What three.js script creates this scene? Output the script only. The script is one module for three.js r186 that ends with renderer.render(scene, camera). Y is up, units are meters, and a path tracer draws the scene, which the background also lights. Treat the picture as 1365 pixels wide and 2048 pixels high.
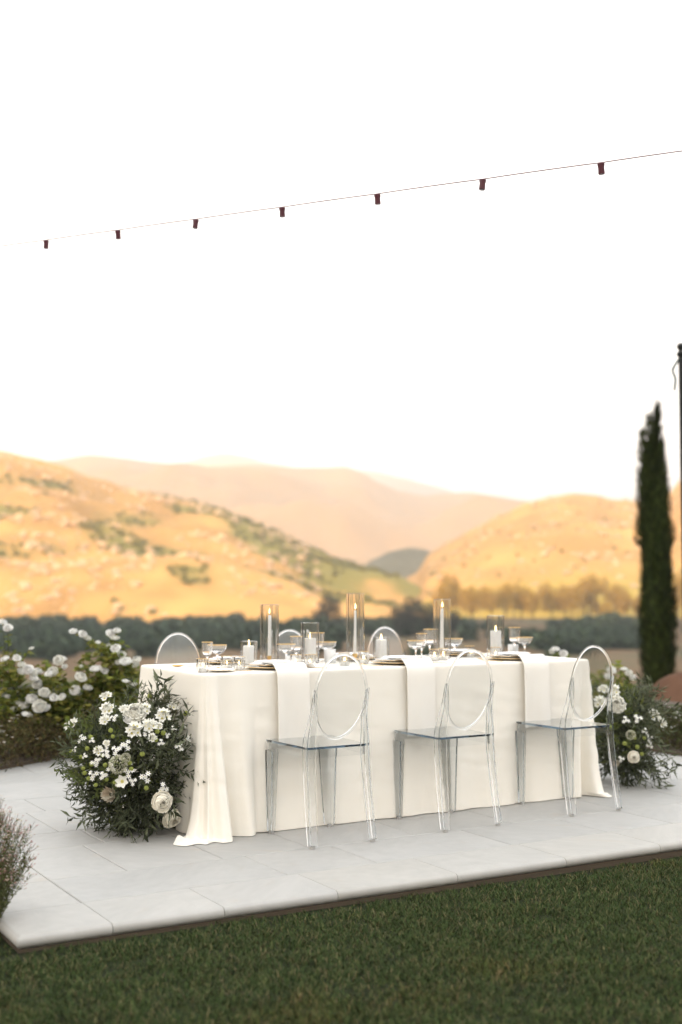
import * as THREE from 'three';
import { mergeGeometries, mergeVertices, toCreasedNormals } from 'three/addons/utils/BufferGeometryUtils.js';
import { RoundedBoxGeometry } from 'three/addons/geometries/RoundedBoxGeometry.js';
import { ImprovedNoise } from 'three/addons/math/ImprovedNoise.js';

// ---------------------------------------------------------------- camera, sky, sun, exposure
const scene = new THREE.Scene();
const CAM = new THREE.Vector3(-2.443, 1.223, 5.529), YAW = 0.528, PITCH = 0.061, FPX = 2440;
const FW = new THREE.Vector3(Math.sin(YAW) * Math.cos(PITCH), Math.sin(PITCH), -Math.cos(YAW) * Math.cos(PITCH));
const RT = new THREE.Vector3(Math.cos(YAW), 0, Math.sin(YAW)), UPV = new THREE.Vector3().crossVectors(RT, FW);
const HF = new THREE.Vector3(Math.sin(YAW), 0, -Math.cos(YAW));           // level forward
const camera = new THREE.PerspectiveCamera(2 * Math.atan(1024 / FPX) * 180 / Math.PI, 682 / 1024, 0.1, 40000);
camera.position.copy(CAM);
camera.lookAt(CAM.clone().add(FW));
camera.focus = 5.65;
camera.userData.fStop = 1.38;

const renderer = new THREE.WebGLRenderer({ antialias: true });
renderer.toneMapping = THREE.LinearToneMapping;
renderer.toneMappingExposure = 6.85;
renderer.shadowMap.enabled = true;

const SUN_EL = 0.062;                                                      // low evening sun, behind and to the left
const SUN = RT.clone().multiplyScalar(-0.62).addScaledVector(HF, -0.78).normalize().multiplyScalar(Math.cos(SUN_EL));
SUN.y = Math.sin(SUN_EL);
{
  const W = 512, H = 256, d = new Float32Array(W * H * 4);
  for (let y = 0; y < H; y++) for (let x = 0; x < W; x++) {
    const el = ((y + 0.5) / H - 0.5) * Math.PI, az = ((x + 0.5) / W - 0.5) * 2 * Math.PI;
    const v = new THREE.Vector3(Math.cos(el) * Math.cos(az), Math.sin(el), Math.cos(el) * Math.sin(az));
    const up = Math.max(0, v.y), k = Math.pow(1 - up, 2.4), s = Math.pow(Math.max(0, v.dot(SUN) * 0.5 + 0.5), 4);
    const o = (y * W + x) * 4;
    d[o] = 0.285 + 0.155 * k + 0.13 * s;
    d[o + 1] = 0.310 + 0.125 * k + 0.085 * s;
    d[o + 2] = 0.338 + 0.072 * k + 0.035 * s;
    d[o + 3] = 1;
  }
  const t = new THREE.DataTexture(d, W, H, THREE.RGBAFormat, THREE.FloatType);
  t.mapping = THREE.EquirectangularReflectionMapping; t.magFilter = THREE.LinearFilter; t.needsUpdate = true;
  scene.background = t; scene.environment = t;
}
const sun = new THREE.DirectionalLight(new THREE.Color().setRGB(1, 0.65, 0.33), 4.6);
sun.position.copy(SUN).multiplyScalar(500); sun.castShadow = true; sun.shadow.radius = 1;
sun.shadow.mapSize.set(4096, 4096);
Object.assign(sun.shadow.camera, { left: -900, right: 900, top: 300, bottom: -300, near: 1, far: 3000 });
scene.add(sun, sun.target);
scene.fog = new THREE.FogExp2(new THREE.Color().setRGB(0.95, 0.93, 0.92), 2.3e-4);

// ---------------------------------------------------------------- helpers
let seed = 7;
const rnd = () => { seed = (seed + 0x6d2b79f5) | 0; let t = Math.imul(seed ^ (seed >>> 15), 1 | seed); t = (t + Math.imul(t ^ (t >>> 7), 61 | t)) ^ t; return ((t ^ (t >>> 14)) >>> 0) / 4294967296; };
const rr = (a, b) => a + (b - a) * rnd();
const pick = (a) => a[Math.floor(rnd() * a.length)];
const N = new ImprovedNoise();
const fbm = (x, y, z, o = 4) => { let s = 0, a = 1, t = 0; for (let i = 0; i < o; i++) { s += a * N.noise(x, y, z); t += a; a *= 0.5; x *= 2.03; y *= 2.03; z *= 2.03; } return s / t; };
const mul = (c, k) => [c[0] * k, c[1] * k, c[2] * k];
const V = (x, y, z) => new THREE.Vector3(x, y, z);
const lerp = THREE.MathUtils.lerp, clamp = THREE.MathUtils.clamp, sstep = THREE.MathUtils.smoothstep;
const lin = (r, g, b) => new THREE.Color().setRGB(r, g, b);
// a point in the world along a sight line of the survey of the site, at a given depth
const at = (u, v, d) => CAM.clone().addScaledVector(FW, d).addScaledVector(RT, d * (u - 682.5) / FPX).addScaledVector(UPV, -d * (v - 1024) / FPX);
const taken = {};
function numbered(n) { const k = taken[n] = (taken[n] ?? -1) + 1; return k ? n + '_' + String(k).padStart(3, '0') : n; }
const shadowed = (o) => { o.castShadow = o.receiveShadow = true; return o; };
function tag(o, label, category, group) { o.userData.label = label; o.userData.category = category; if (group) o.userData.group = group; return o; }
function thing(name, label, category, p = [0, 0, 0], turn = 0, group) {
  const o = new THREE.Group(); o.name = numbered(name); o.position.set(...p); o.rotation.y = turn; scene.add(o);
  return tag(o, label, category, group);
}
function part(name, geo, m, parent) { const o = shadowed(new THREE.Mesh(geo, m)); o.name = name; parent.add(o); return o; }
function stuff(o) { o.userData.kind = 'stuff'; return o; }
function struct(name, geo, m) { const o = part(numbered(name), geo, m, scene); o.userData.kind = 'structure'; return o; }
function copyOf(root, label, p, turn, group) {
  const c = root.clone(); c.name = numbered(root.name.replace(/_\d+$/, '')); scene.add(c); c.userData = { ...root.userData };
  if (p) c.position.set(...p); if (turn !== undefined) c.rotation.y = turn;
  c.userData.label = label; if (group) c.userData.group = group;
  return c;
}
const std = (r, g, b, rough = 0.8, more = {}) => new THREE.MeshStandardMaterial({ color: lin(r, g, b), roughness: rough, ...more });
const phys = (r, g, b, rough, more) => new THREE.MeshPhysicalMaterial({ color: lin(r, g, b), roughness: rough, ...more });

class MB {                                                                 // collects triangles with vertex colours
  constructor() { this.p = []; this.c = []; }
  tri(a, b, c, col) { this.p.push(a.x, a.y, a.z, b.x, b.y, b.z, c.x, c.y, c.z); for (let i = 0; i < 3; i++) this.c.push(col[0], col[1], col[2]); }
  leaf(o, dir, nrm, len, wid, col, bend = 0.15, fold = 0.15) {
    const side = V().crossVectors(dir, nrm).normalize(), mid = o.clone().addScaledVector(dir, len * 0.45).addScaledVector(nrm, len * bend);
    const tip = o.clone().addScaledVector(dir, len * 0.97).addScaledVector(nrm, -len * bend * 0.4);
    const l = mid.clone().addScaledVector(side, -wid / 2).addScaledVector(nrm, wid * fold), r = mid.clone().addScaledVector(side, wid / 2).addScaledVector(nrm, wid * fold);
    this.tri(o, r, mid, col); this.tri(o, mid, l, col); this.tri(mid, r, tip, col); this.tri(mid, tip, l, col);
  }
  stem(pts, r0, r1, col) {
    for (let i = 0; i + 1 < pts.length; i++) {
      const a = pts[i], b = pts[i + 1], d = b.clone().sub(a).normalize(), s = V().crossVectors(d, Math.abs(d.y) < 0.9 ? V(0, 1, 0) : V(1, 0, 0)).normalize(), t = V().crossVectors(d, s);
      const ra = lerp(r0, r1, i / (pts.length - 1)), rb = lerp(r0, r1, (i + 1) / (pts.length - 1)), ring = (c, r, k) => c.clone().addScaledVector(s, r * Math.cos(k * 2.0944)).addScaledVector(t, r * Math.sin(k * 2.0944));
      for (let k = 0; k < 3; k++) { const A = ring(a, ra, k), B = ring(a, ra, k + 1), C = ring(b, rb, k), D = ring(b, rb, k + 1); this.tri(A, B, D, col); this.tri(A, D, C, col); }
    }
  }
  grid(f, nu, nv, col) {
    const P = []; for (let j = 0; j <= nv; j++) for (let i = 0; i <= nu; i++) P.push(f(i / nu, j / nv));
    for (let j = 0; j < nv; j++) for (let i = 0; i < nu; i++) { const a = j * (nu + 1) + i, c = typeof col === 'function' ? col((i + .5) / nu, (j + .5) / nv) : col; this.tri(P[a], P[a + 1], P[a + nu + 2], c); this.tri(P[a], P[a + nu + 2], P[a + nu + 1], c); }
  }
  geo(smooth) {
    let g = new THREE.BufferGeometry();
    g.setAttribute('position', new THREE.BufferAttribute(new Float32Array(this.p), 3));
    g.setAttribute('color', new THREE.BufferAttribute(new Float32Array(this.c), 3));
    if (smooth) g = mergeVertices(g, 1e-5);
    g.computeVertexNormals();
    return g;
  }
}
// a grid of points as one smooth indexed surface with uv
function sheet(nu, nv, f, uvf, colf, closedU) {
  const p = [], uv = [], c = [], idx = [];
  for (let j = 0; j <= nv; j++) for (let i = 0; i <= nu; i++) { const q = f(i / nu, j / nv); p.push(q.x, q.y, q.z); const w = uvf ? uvf(i / nu, j / nv, q) : [i / nu, j / nv]; uv.push(w[0], w[1]); if (colf) c.push(...colf(i / nu, j / nv, q)); }
  for (let j = 0; j < nv; j++) for (let i = 0; i < nu; i++) { const a = j * (nu + 1) + i; idx.push(a, a + 1, a + nu + 2, a, a + nu + 2, a + nu + 1); }
  const g = new THREE.BufferGeometry(); g.setAttribute('position', new THREE.Float32BufferAttribute(p, 3)); g.setAttribute('uv', new THREE.Float32BufferAttribute(uv, 2));
  if (colf) g.setAttribute('color', new THREE.Float32BufferAttribute(c, 3));
  g.setIndex(idx); g.computeVertexNormals(); return g;
}
// sections (arrays of points, same count) joined into a closed solid
function loft(sections, shape2d) {
  const n = sections[0].length, p = [], idx = [];
  for (const s of sections) for (const q of s) p.push(q.x, q.y, q.z);
  for (let j = 0; j + 1 < sections.length; j++) for (let i = 0; i < n; i++) { const a = j * n + i, b = j * n + (i + 1) % n; idx.push(a, b, b + n, a, b + n, a + n); }
  const caps = THREE.ShapeUtils.triangulateShape(shape2d.map((q) => new THREE.Vector2(q[0], q[1])), []), top = (sections.length - 1) * n;
  const ar = Math.sign(THREE.ShapeUtils.area(shape2d.map((q) => ({ x: q[0], y: q[1] }))));
  for (let [a, b, c] of caps) { const A = shape2d[a], B = shape2d[b], C = shape2d[c]; if (((B[0] - A[0]) * (C[1] - A[1]) - (B[1] - A[1]) * (C[0] - A[0])) * ar < 0) [b, c] = [c, b]; idx.push(a, c, b); idx.push(top + a, top + b, top + c); }
  let vol = 0; const o = 3 * idx[0]; for (let i = 0; i < idx.length; i += 3) { const [a, b, c] = [idx[i] * 3, idx[i + 1] * 3, idx[i + 2] * 3].map((k) => V(p[k] - p[o], p[k + 1] - p[o + 1], p[k + 2] - p[o + 2])); vol += a.dot(b.cross(c)); }
  if (vol < 0) for (let i = 0; i < idx.length; i += 3) [idx[i + 1], idx[i + 2]] = [idx[i + 2], idx[i + 1]];
  const g = new THREE.BufferGeometry(); g.setAttribute('position', new THREE.Float32BufferAttribute(p, 3)); g.setIndex(idx);
  return toCreasedNormals(g, 0.6);
}
function noiseTex(size, f, srgb) {
  const d = new Uint8Array(size * size * 4);
  for (let y = 0; y < size; y++) for (let x = 0; x < size; x++) { const c = f(x / size, y / size), o = (y * size + x) * 4; d[o] = clamp(c[0], 0, 1) * 255; d[o + 1] = clamp(c[1], 0, 1) * 255; d[o + 2] = clamp(c[2], 0, 1) * 255; d[o + 3] = 255; }
  const t = new THREE.DataTexture(d, size, size); t.wrapS = t.wrapT = THREE.RepeatWrapping; t.magFilter = THREE.LinearFilter; t.minFilter = THREE.LinearMipmapLinearFilter; t.generateMipmaps = true; if (srgb) t.colorSpace = THREE.SRGBColorSpace; t.needsUpdate = true; return t;
}
// tiling noise: the two axes are wound onto circles
const tile = (x, y, s, o = 4, k = 0) => { const a = x * 2 * Math.PI, b = y * 2 * Math.PI, R = s / 6.2832; return fbm(R * Math.cos(a) + 11.3 + k, R * Math.sin(a) + R * Math.cos(b) + 5.1, R * Math.sin(b) + 3.7 + k, o); };

// ---------------------------------------------------------------- terrain
const LAWN_Y = -0.058, VALLEY = -16.5;
const lawnY = (x) => LAWN_Y - 0.0045 * clamp(x + 1.2, -1, 6);
const groundY = (x, z) => { const r = Math.hypot(x - 1, z); return lawnY(x) + (VALLEY - LAWN_Y) * sstep(r, 6, 112) + (r > 60 ? Math.min(1, (r - 60) / 200) * 0.8 * fbm(x * 0.008, 0.3, z * 0.008, 3) : 0); };
{
  const m = new THREE.MeshPhysicalMaterial({ vertexColors: true, roughness: 1, specularIntensity: 0.15 });
  const g = sheet(220, 150, (u, v) => { const a = u * Math.PI * 2, r = 0.4 * Math.pow(20000, v), x = 1 + r * Math.cos(a), z = r * Math.sin(a); return V(x, groundY(x, z), z); }, null, (u, v, q) => {
    const r = Math.hypot(q.x - 1, q.z), n = fbm(q.x * 0.02, 1.7, q.z * 0.02, 4), f = sstep(r, 11, 26), green = sstep(n, 0.08, 0.3);
    const near = [0.022, 0.025, 0.014], dry = [0.15 + 0.08 * n, 0.098 + 0.055 * n, 0.054 + 0.03 * n];
    return [0, 1, 2].map((i) => lerp(near[i], lerp(dry[i], [0.085, 0.095, 0.05][i], green), f));
  });
  struct('ground', g, m);
}
const prof = (pts) => (u) => { if (u <= pts[0][0]) return pts[0][1]; for (let i = 1; i < pts.length; i++) if (u <= pts[i][0]) { const [a, b] = pts[i - 1], [c, d] = pts[i], t = (u - a) / (c - a); return lerp(b, d, t * t * (3 - 2 * t) * 0.5 + t * 0.5); } return pts[pts.length - 1][1]; };
const hillMat = () => new THREE.MeshPhysicalMaterial({ vertexColors: true, roughness: 1, specularIntensity: 0.15 });
// a ridge whose skyline follows a surveyed profile; it rises from the valley at zF to its crest at zC and falls behind
function ridge(name, pts, zF, zC, zB, amp, freq, colour, pow = 0.85) {
  const P = prof(pts), u0 = pts[0][0], u1 = pts[pts.length - 1][0];
  const surf = (u, t) => {
    const z = t < 1 ? lerp(zF, zC, t) : lerp(zC, zB, t - 1), yc = CAM.y + z * 0 + zC * (1173 - P(u)) / FPX;
    const q = CAM.clone().addScaledVector(HF, z).addScaledVector(RT, z * (u - 682.5) / FPX);
    const n = fbm(q.x * freq, 2.2, q.z * freq, 5), k = t < 1 ? Math.pow(t, pow) : 1 - Math.pow(t - 1, 1.4);
    const w = Math.sin(Math.min(t, 1) * Math.PI * 0.985) * (t < 1 ? 1 : 1 - (t - 1)) + 0.02;
    q.y = lerp(VALLEY - 2, yc, k) + amp * n * w; return q;
  };
  const g = sheet(260, 90, (a, b) => surf(lerp(u0, u1, a), b * 2), null, (a, b, q) => colour(lerp(u0, u1, a), b * 2, q));
  struct(name, g, hillMat()); return surf;
}
const dryGrass = (q, s, dk = 1) => { const n = fbm(q.x * s, 4.4, q.z * s, 5), m = fbm(q.x * s * 5, 8.4, q.z * s * 5, 3); const k = 1 + 0.4 * n + 0.55 * m; return [0.58 * k * dk, 0.305 * k * dk, 0.092 * k * dk]; };
const leftHill = ridge('hill', [[-1500, 930], [-700, 905], [-200, 892], [0, 900], [60, 914], [120, 930], [180, 955], [300, 985], [380, 1000], [430, 1013], [500, 1040], [560, 1064], [620, 1095], [680, 1120], [740, 1135], [790, 1152], [830, 1168], [870, 1185], [930, 1212], [1000, 1236]], 600, 1150, 1800, 26, 0.009,
  (u, t, q) => { const c = dryGrass(q, 0.006), n = fbm(q.x * 0.012, 6.1, q.z * 0.012, 4), g = sstep(n + sstep(u, 330, 620) * 0.6 * sstep(t, 0.2, 0.6) - 0.04, 0.04, 0.3); return [lerp(c[0], 0.25, g * 0.9), lerp(c[1], 0.21, g * 0.9), lerp(c[2], 0.045, g * 0.9)]; });
const rightHill = ridge('hill', [[780, 1182], [830, 1150], [862, 1104], [900, 1082], [950, 1056], [1000, 1030], [1060, 1003], [1110, 992], [1150, 987], [1190, 990], [1230, 1000], [1290, 1004], [1335, 992], [1365, 960], [1500, 890], [1900, 870], [2600, 930]], 690, 1450, 2300, 30, 0.006, (u, t, q) => { const c = dryGrass(q, 0.005), y = 1 - sstep(t, 0.1, 0.24); return [lerp(c[0], 0.5, y), lerp(c[1], 0.33, y), lerp(c[2], 0.06, y)]; });
const spur = ridge('hill', [[660, 1172], [720, 1136], [750, 1118], [785, 1102], [820, 1095], [850, 1099], [880, 1116], [905, 1150], [925, 1178]], 1500, 1750, 2300, 14, 0.012, (u, t, q) => { const n = 1 + 0.5 * fbm(q.x * 0.02, 1, q.z * 0.02, 3); return [0.17 * n, 0.14 * n, 0.075 * n]; });
ridge('mountain', [[-1500, 960], [-400, 940], [100, 921], [180, 908], [240, 915], [300, 925], [400, 934], [460, 931], [520, 930], [600, 935], [650, 935], [690, 932], [722, 941], [760, 965], [800, 981], [850, 990], [900, 985], [940, 983], [990, 992], [1040, 1001], [1200, 1040], [1400, 1060], [2400, 1000]], 2300, 4300, 6500, 230, 0.0018, (u, t, q) => { const n = 1 + 0.22 * fbm(q.x * 0.004, 3, q.z * 0.004, 5); return [0.56 * n, 0.325 * n, 0.14 * n]; });
ridge('mountain', [[-2500, 940], [0, 935], [350, 930], [410, 912], [450, 905], [490, 912], [540, 926], [640, 945], [740, 940], [800, 953], [870, 972], [960, 1000], [1100, 1010], [1240, 999], [1400, 985], [2600, 960]], 6000, 8200, 9800, 160, 0.0009, (u, t, q) => { const n = 1 + 0.2 * fbm(q.x * 0.002, 5, q.z * 0.002, 4); return [0.56 * n, 0.325 * n, 0.14 * n]; });
// the wooded ridge behind the photographer, which keeps the evening sun off the terrace and the valley floor
{
  const g = sheet(120, 24, (a, b) => { const s = lerp(-2600, 1100, a), t = b * 2 - 1, d = 400 + t * 210, q = CAM.clone().addScaledVector(HF, -d).addScaledVector(RT, s); const n = fbm(s * 0.004, t, 3.3, 4); q.y = groundY(0, 300) - 1 + (73 + 5 * n) * Math.pow(Math.cos(t * Math.PI / 2), 0.8) + 6 * fbm(q.x * 0.02, 3, q.z * 0.02, 3); return q; }, null, (a, b, q) => { const n = 1 + 0.5 * fbm(q.x * 0.02, 7, q.z * 0.02, 3); return [0.16 * n, 0.13 * n, 0.075 * n]; });
  struct('hill', g, hillMat());
}
// ---------------------------------------------------------------- scrub, boulders and trees on the hills
function crownGeo(leaves, rx, ry, rz, size, cols, shapef) {                 // leaf clumps spread through a crown
  const b = new MB();
  for (let i = 0; i < leaves; i++) {
    const d = V(rr(-1, 1), rr(-1, 1), rr(-1, 1)).normalize(), r = Math.pow(rnd(), 0.4), lump = 0.82 + 0.5 * fbm(d.x * 1.7 + 3, d.y * 1.7, d.z * 1.7, 3);
    const o = V(d.x * rx, d.y * ry, d.z * rz).multiplyScalar(r * lump); if (shapef) shapef(o);
    const nd = V(rr(-1, 1), rr(-1, 1), rr(-1, 1)).normalize(), nn = V(rr(-1, 1), rr(0, 1), rr(-1, 1)).cross(nd).normalize();
    b.leaf(o, nd, nn, size * rr(0.6, 1.3), size * rr(0.45, 0.8), pick(cols), 0.1);
  }
  return b;
}
const leafVC = new THREE.MeshPhysicalMaterial({ vertexColors: true, roughness: 0.9, specularIntensity: 0.2 });
const sprayLeaf = new THREE.MeshPhysicalMaterial({ vertexColors: true, roughness: 0.95, specularIntensity: 0.3, transmission: 0.4, thickness: 0 });
const scrubCols = [[0.26, 0.23, 0.06], [0.32, 0.26, 0.065], [0.19, 0.185, 0.05]];
function scatterInst(name, geo, mat, list, parent) {
  const m = new THREE.InstancedMesh(geo, mat, list.length), M = new THREE.Matrix4(), Q = new THREE.Quaternion();
  list.forEach(([p, s, a, col, sy], i) => { M.compose(p, Q.setFromAxisAngle(V(0, 1, 0), a), V(s, s * (sy ?? 1), s)); m.setMatrixAt(i, M); if (col) m.setColorAt(i, col); });
  m.name = name; m.castShadow = m.receiveShadow = true; m.userData.kind = 'stuff'; (parent || scene).add(m); return m;
}
{
  const g = new THREE.IcosahedronGeometry(1, 2), p = g.attributes.position;
  for (let i = 0; i < p.count; i++) { const q = V().fromBufferAttribute(p, i), k = 0.8 + 0.5 * fbm(q.x * 1.3, q.y * 1.3, q.z * 1.3, 3); p.setXYZ(i, q.x * k, q.y * k * 0.75, q.z * k); }
  g.computeVertexNormals();
  const list = [], scrub = [], bush = crownGeo(130, 1, 0.75, 1, 0.5, scrubCols).geo();
  for (let i = 0; i < 9000; i++) {
    const u = rr(-260, 800), t = rr(0.03, 1), q = leftHill(u, t), n = fbm(q.x * 0.012, 6.1, q.z * 0.012, 4), b = fbm(q.x * 0.01, 16.1, q.z * 0.01, 3);
    if (b > -0.04 && rnd() < 0.5 && u < 640) { const s = Math.pow(rnd(), 3) * 3.6 + 0.7, k = rr(0.8, 1.15); list.push([q, s, rnd() * 6, lin(0.68 * k, 0.45 * k, 0.24 * k)]); }
    const green = n + sstep(u, 330, 640) * 0.42 * sstep(t, 0.25, 0.7);
    if (green > 0.18 ? rnd() < 0.36 : rnd() < 0.004) scrub.push([q.setY(q.y + 0.4), rr(1.2, 3.6), rnd() * 6]);
  }
  for (let i = 0; i < 500; i++) { const u = rr(860, 1500), t = rr(0.05, 1), q = rightHill(u, t), k = rr(0.8, 1.1); if (rnd() < 0.6) list.push([q, rr(1.5, 4.5), rnd() * 6, lin(0.66 * k, 0.45 * k, 0.24 * k)]); else scrub.push([q.setY(q.y + 0.4), rr(1, 2.6), rnd() * 6]); }
  const kb = scatterInst('hill_boulders', g, new THREE.MeshStandardMaterial({ roughness: 0.95 }), list);
  tag(kb, 'pale granite boulders strewn over the sunlit golden hillsides', 'boulders');
  tag(scatterInst('hill_scrub', bush, leafVC, scrub), 'olive green scrub dotted over the golden hillsides', 'scrub');
  // the shaded band of low trees across the valley floor
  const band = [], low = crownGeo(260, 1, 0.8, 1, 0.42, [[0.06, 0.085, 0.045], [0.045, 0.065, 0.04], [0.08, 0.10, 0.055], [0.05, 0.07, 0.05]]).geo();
  for (let i = 0; i < 2600; i++) {
    const u = rr(-500, 1900), z = 285 * Math.pow(600 / 285, rnd()), gap = fbm(u * 0.004, z * 0.012, 9.2, 3);
    const q = CAM.clone().addScaledVector(HF, z).addScaledVector(RT, z * (u - 682.5) / FPX);
    if (u > 660 ? gap < -0.02 : gap < -0.3) continue; if (z < 330 && gap < 0.12) continue;
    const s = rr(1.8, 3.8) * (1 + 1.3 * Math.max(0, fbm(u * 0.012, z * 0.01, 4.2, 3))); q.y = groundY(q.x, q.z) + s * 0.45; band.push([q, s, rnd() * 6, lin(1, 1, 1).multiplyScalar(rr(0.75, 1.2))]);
  }
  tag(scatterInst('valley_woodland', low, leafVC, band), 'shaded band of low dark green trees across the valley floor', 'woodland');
}
function treeProto(name, h, crown, trunkH, cols, label, group) {
  const t = thing(name, label, 'tree', [0, 0, 0], 0, group);
  const b = new MB(); b.stem([V(0, -0.5, 0), V(0.1, trunkH * 0.5, 0.05), V(0, h * 0.62, 0)], h * 0.026, h * 0.008, [0.09, 0.07, 0.05]);
  for (let i = 0; i < 7; i++) { const y = lerp(trunkH, h * 0.7, i / 7), a = i * 2.4; b.stem([V(0, y, 0), V(Math.cos(a) * crown[0] * 0.6, y + h * 0.13, Math.sin(a) * crown[0] * 0.6)], h * 0.009, h * 0.003, [0.09, 0.07, 0.05]); }
  part('trunk', b.geo(), leafVC, t);
  const c = new MB(), K = 9;
  for (let k = 0; k < K; k++) { const a = k * 2.4, y = lerp(trunkH + crown[1] * 0.25, h - crown[1] * 0.25, k / (K - 1)), w = Math.sin(clamp((y - trunkH) / (h - trunkH), 0.12, 0.95) * Math.PI) * 0.6; const s = crownGeo(170, crown[0] * 0.6, crown[1] * 0.28, crown[0] * 0.6, h * 0.05, cols), ox = Math.cos(a) * crown[0] * w, oz = Math.sin(a) * crown[0] * w; for (let i = 0; i < s.p.length; i += 3) { s.p[i] += ox; s.p[i + 1] += y; s.p[i + 2] += oz; } c.p.push(...s.p); c.c.push(...s.c); }
  part('crown', c.geo(), leafVC, t); return t;
}
{
  const onValley = (u, z) => { const q = CAM.clone().addScaledVector(HF, z).addScaledVector(RT, z * (u - 682.5) / FPX); return [q.x, groundY(q.x, q.z) - 0.2, q.z]; };
  const paintedSunlit = [[0.48, 0.31, 0.055], [0.55, 0.34, 0.06], [0.35, 0.24, 0.05]], dark = [[0.04, 0.045, 0.035], [0.055, 0.06, 0.04], [0.035, 0.035, 0.03]];  // evening sunlight is painted into the golden leaf colours of the row
  const L = 'golden tree, sunlight painted into its leaf colour, along the foot of the right hill', G = 'golden trees in the row below the right hill';
  const proto = [treeProto('valley_tree', 17, [3.6, 15], 2.5, paintedSunlit, L, G), treeProto('valley_tree', 14, [4.4, 11.5], 2.5, paintedSunlit, L, G)];
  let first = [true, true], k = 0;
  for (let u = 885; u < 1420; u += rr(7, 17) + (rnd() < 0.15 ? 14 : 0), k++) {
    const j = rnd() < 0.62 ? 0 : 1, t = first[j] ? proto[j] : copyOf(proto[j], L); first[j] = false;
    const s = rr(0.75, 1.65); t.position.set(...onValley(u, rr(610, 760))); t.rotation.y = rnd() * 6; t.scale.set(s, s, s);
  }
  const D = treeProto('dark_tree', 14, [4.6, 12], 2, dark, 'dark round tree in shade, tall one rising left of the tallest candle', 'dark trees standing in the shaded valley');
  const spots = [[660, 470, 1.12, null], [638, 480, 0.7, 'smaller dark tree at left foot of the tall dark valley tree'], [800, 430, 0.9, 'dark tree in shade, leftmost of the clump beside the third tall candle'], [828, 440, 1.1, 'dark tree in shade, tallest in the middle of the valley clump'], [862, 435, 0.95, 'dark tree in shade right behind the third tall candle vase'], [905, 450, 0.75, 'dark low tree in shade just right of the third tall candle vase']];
  spots.forEach(([u, z, s, l]) => { const t = l ? copyOf(D, l) : D; t.position.set(...onValley(u, z)); t.scale.setScalar(s); t.rotation.y = rnd() * 6; });
}
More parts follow.
